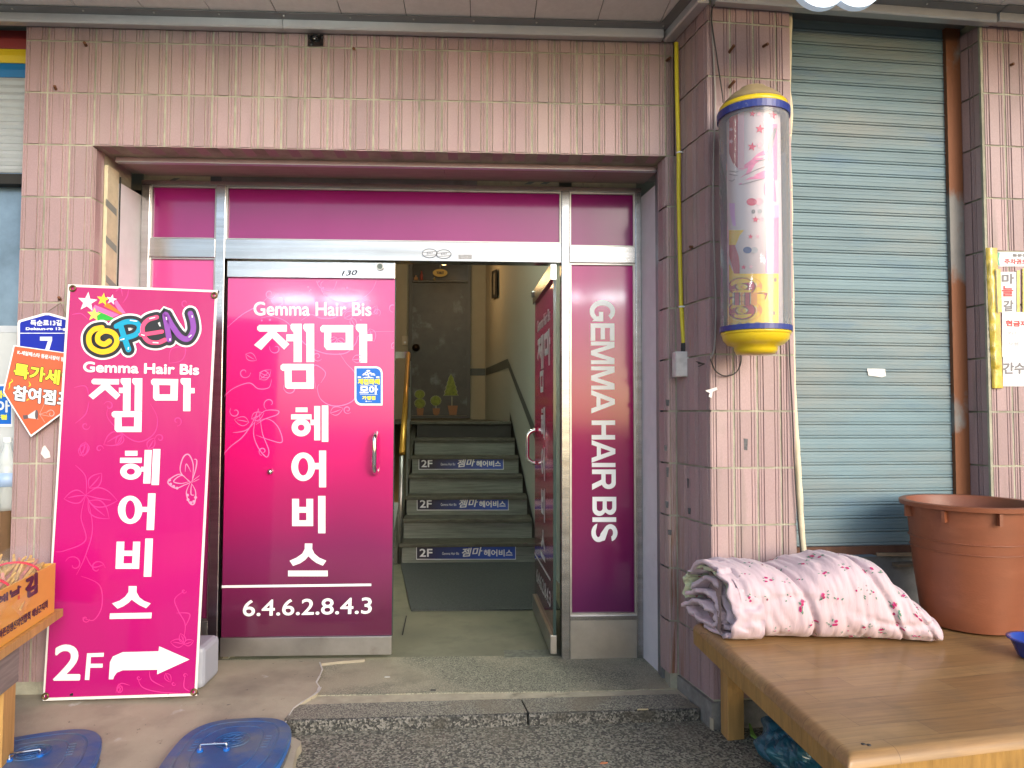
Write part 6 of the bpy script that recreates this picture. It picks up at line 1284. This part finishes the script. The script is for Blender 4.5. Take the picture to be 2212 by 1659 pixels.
obj('cover', vs, fs, QP, ql, smooth=True)
# rose sprigs printed on the cover
rng_ = random.Random(5); ro, rd, lg = MB(), MB(), MB()
def blob(mb, s, a, r, lift, n=9, sx=1, rot=0):
    pts = []
    for k in range(n):
        t = 2*math.pi*k/n; u, v = r*sx*math.cos(t), r*math.sin(t)*(1+.15*rng_.uniform(-1,1)); u, v = u*math.cos(rot)-v*math.sin(rot), u*math.sin(rot)+v*math.cos(rot)
        pts.append(qpt(min(.99, max(.01, s+u/QLn)), a+v/.20, lift))
    mb.add([qpt(s, a, lift+.0006)]+pts, [(0, 1+k, 1+(k+1) % n) for k in range(n)])
for i in range(11):
    for j in range(7):
        s = (i+.5+.35*(j % 2)+rng_.uniform(-.22,.22))/11.4; a = math.radians(-62+j*36+rng_.uniform(-10,10))
        if not .05 < s < .95: continue
        big = rng_.random() < .6
        for q in range(rng_.randint(2, 3) if big else 1):
            ds, da = rng_.uniform(-.016,.016)/QLn, rng_.uniform(-.016,.016)/.20; r = rng_.uniform(.0055,.0085) if big else .004
            blob(ro, s+ds, a+da, r, .0016+.0003*q); blob(rd, s+ds+.001, a+da, r*.45, .0026+.0003*q)
        for q in range(8 if big else 3): t = rng_.uniform(0, 6.28); d_ = rng_.uniform(.012,.024); blob(lg, s+d_*math.cos(t)/QLn, a+d_*math.sin(t)/.20, .0026, .0011+.0001*q, 6, 2.0, t)
for mb_, m_, nm_ in ((ro, mat('rose_print', (.56,.09,.20), .8), 'rose_print'), (rd, mat('rose_print_dark', (.38,.02,.07), .8), 'rose_heart_print'), (lg, mat('leaf_print', (.09,.24,.16), .8), 'leaf_print')): tag(mb_.build(nm_, m_, ql), kind='stuff')
# open end: layers of cloth folded inside each other
def layer(nm, pts, m, x0, x1, th=.012, seed=0):
    q = catmull([(p[0], p[1]) for p in pts], 10); N = len(q); vs = []; MM = 12
    for j in range(MM+1):
        x = x0+(x1-x0)*j/MM
        for sgn in (1, -1):
            for i, p in enumerate(q):
                d = (q[min(i+1,N-1)]-q[max(i-1,0)]).normalized(); nn = Vector((-d.y, d.x))*th*.5*sgn
                w = .012*noise.noise(Vector((i*.35+seed, x*28, seed)))+.006*noise.noise(Vector((i*.9, x*60, seed+4)))
                lip = -.020*noise.noise(Vector((i*.22, seed*3.1, 7)))*(1 if j == 0 else 0)
                vs.append(qorg+qd*(x+lip+esh(p.x)-.02)+qn*(p.x+nn.x*1+w)+Vector((0,0,max(.003, p.y+nn.y+w*.8))))
    fs = []
    for j in range(MM):
        for i in range(N-1):
            a = j*2*N+i; fs.append((a, a+1, a+2*N+1, a+2*N)); c = j*2*N+N+i; fs.append((c, c+2*N, c+2*N+1, c+1))
    for i in range(N-1): fs.append((i, N+i, N+i+1, i+1))
    obj(nm, vs, fs, m, ql, smooth=True)
layer('outer_fold', [(-.13,.19),(-.06,.245),(.05,.245),(.125,.20),(.165,.12),(.165,.04),(.10,.008),(-.02,.008)], QP, -.012, .10, .016, 1)
layer('lining_fold', [(-.15,.12),(-.145,.19),(-.07,.225),(.04,.222),(.10,.18),(.13,.12)], QL, .004, .10, .014, 2)
layer('inner_fold', [(-.13,.13),(-.05,.185),(.05,.18),(.09,.12),(.12,.05),(.05,.03)], QP, .0, .10, .016, 3)
layer('inner_fold', [(-.15,.10),(-.06,.135),(.03,.13),(.075,.085),(.085,.045)], QP, -.006, .10, .014, 4)
layer('bottom_fold', [(-.16,.055),(-.07,.09),(.02,.085),(.06,.05),(.03,.025),(-.08,.03),(-.15,.045)], QP, -.018, .10, .014, 5)
layer('lining_fold', [(-.155,.085),(-.15,.15),(-.11,.19)], QL, -.018, .06, .012, 6)
MB().hexa([qorg+qd*.05+qn*a+Vector((0,0,z)) for a, z in ((-.13,.02),(.12,.02),(.12,.021),(-.13,.021))], [qorg+qd*.06+qn*a+Vector((0,0,z)) for a, z in ((-.13,.20),(.10,.20),(.10,.201),(-.13,.201))]).build('fold_shade', mat('quilt_shadow', (.30,.22,.20), .9), ql)  # dark slab at the open end, shade between the folds painted in
tp = [hz(x, y, PZ+.003) for x, y in ((1506,1333), (1518,1346), (1529,1336), (1517,1326))]
tg_ = MB(); c0 = [tp[0], tp[0].lerp(tp[1],.33), tp[0].lerp(tp[1],.66), tp[1]]; c1_ = [tp[3], tp[3].lerp(tp[2],.33), tp[3].lerp(tp[2],.66), tp[2]]
for k, m in enumerate((mat('tag_red', (.5,.02,.03), .6), mat('tag_white', (.8,.8,.8), .6), mat('tag_blue', (.02,.05,.40), .6))): MB().add([c0[k], c0[k+1], c1_[k+1], c1_[k]], [(0,1,2,3)]).build('tag_stripe', m, ql)
# ------------------------------------------------------------------ terracotta tub
TUBM = mat('terracotta_plastic', (.22,.068,.030), .45, var=.08, vscale=5, bump=.15, bscale=90, dirt=[((.28,.10,.05), 4, .55, .75)], stretch=(1,1,3))
tcx = hd(2098, 1330, 2.84); TC = Vector((tcx.x, tcx.y, PZ+.003)); Rb, Rt = .172, .232
Zt = hd(2100, 1082, 2.84).z-TC.z
tub = thing('plastic_tub', TC, 'large round terracotta plastic tub on the platform', 'tub')
MB().lathe(TC, [(Rb*.9,0),(Rb,.006),(Rb+(Rt-Rb)*.45,Zt*.45),(Rt-.012,Zt-.02),(Rt-.010,Zt-.022),(Rt+.012,Zt-.020),(Rt+.014,Zt-.004),(Rt+.006,Zt),(Rt-.012,Zt-.002),(Rt-.02,Zt-.02),(Rb-.008,.02),(0,.018)], 72).build('body', TUBM, tub, smooth=True)
md = tub.children[0].modifiers.new('edges', 'EDGE_SPLIT'); md.split_angle = math.radians(50)
for k in range(8):
    a = math.radians(-100+45*k); d = Vector((math.cos(a), math.sin(a), 0)); c = TC+d*(Rt-.004)+Vector((0,0,Zt-.045)); t_ = Vector((-d.y, d.x, 0))
    MB().obox(c, t_*.006, d*.012, Vector((0,0,.022))).build('rib', TUBM, tub)
for h in (.70, .62): MB().lathe(TC, [((Rb+(Rt-Rb)*h)-.0035, Zt*h-.002), ((Rb+(Rt-Rb)*h)+.0022, Zt*h), ((Rb+(Rt-Rb)*h)-.003, Zt*h+.003)], 72).build('band_line', TUBM, tub, smooth=True)
bs_ = hd(2234, 1318, 2.45); BAS = Vector((bs_.x, bs_.y, PZ+.002))
bas = thing('plastic_basin', BAS, 'small blue basin at the right edge of the platform', 'basin')
MB().lathe(BAS, [(.045,0),(.05,.003),(.072,.055),(.083,.060),(.083,.065),(.070,.063),(.047,.008),(0,.006)], 36).build('body', mat('royal_blue_plastic', (.02,.05,.32), .25, coat=.3), bas, smooth=True)
# ------------------------------------------------------------------ teal bin bag under the platform
BAG = mat('teal_polythene', (.014,.085,.125), .32, coat=.2, var=.15, vscale=6)
bcx = hz(1745, 1662, SZ); bc = Vector((bcx.x, bcx.y, SZ)); N1, N2 = 56, 72; vs = []
for i in range(N1+1):
    ph = math.pi*i/N1
    for k in range(N2):
        th = 2*math.pi*k/N2; d = Vector((math.sin(ph)*math.cos(th), math.sin(ph)*math.sin(th), math.cos(ph)))
        r = 1+.42*ridged(d.x*1.9+3, d.y*1.9, 2+d.z*1.3)+.14*ridged(d.x*4.2+1, d.y*4.2, d.z*2.4)-.14
        vs.append(bc+Vector((d.x*.16*r, d.y*.19*r, max(.004, .075+d.z*.105*r))))
tag(obj('bin_bag', vs, [(i*N2+k, (i+1)*N2+k, (i+1)*N2+(k+1) % N2, i*N2+(k+1) % N2) for i in range(N1) for k in range(N2)], BAG, smooth=False), 'crumpled teal plastic bag under the platform edge', 'bag')
# ------------------------------------------------------------------ tube lamps over the lane, mirrored in the glass
LAMPG = mat('lamp_tube', (.92,.97,1), .4, emit=30)
for i, (px, py) in enumerate(((690, 648), (1270, 642))):
    p = hy(px, py, .42); d = ray(px, py); t = 5.6/d.y; q = p+Vector((d.x*t, -d.y*t, d.z*t))
    lm = thing('tube_lamp', q+Vector((0,0,.05)), '%s fluorescent tube lamp hanging over the market lane' % ('left', 'right')[i], 'lamp', 'tube lamps over the lane')
    for s in (-.33, .33): MB().tube([q+Vector((s-.27,0,0)), q+Vector((s+.27,0,0))], .022, 10).build('tube', LAMPG, lm)
    MB().box((q.x-.68,q.y-.05,q.z+.03), (q.x+.68,q.y+.05,q.z+.07)).build('housing', WHITEP, lm)
    MB().tube([q+Vector((0,0,.07)), q+Vector((0,0,1.2))], .01, 6).build('rod', ALUD, lm)

# tube lamp under the front of the canopy, lighting the lintel
q = Vector((-1.02, -.80, 2.90)); lm = thing('tube_lamp', q+Vector((0,0,.04)), 'tube lamp under the canopy above the left of the entrance', 'lamp')
MB().tube([q+Vector((-.55,0,0)), q+Vector((.55,0,0))], .015, 10).build('tube', mat('canopy_tube', (.95,1,.88), .4, emit=11), lm)
MB().box((q.x-.6,q.y-.03,q.z+.03), (q.x+.6,q.y+.03,SOFZ-.001)).build('housing', WHITEP, lm)
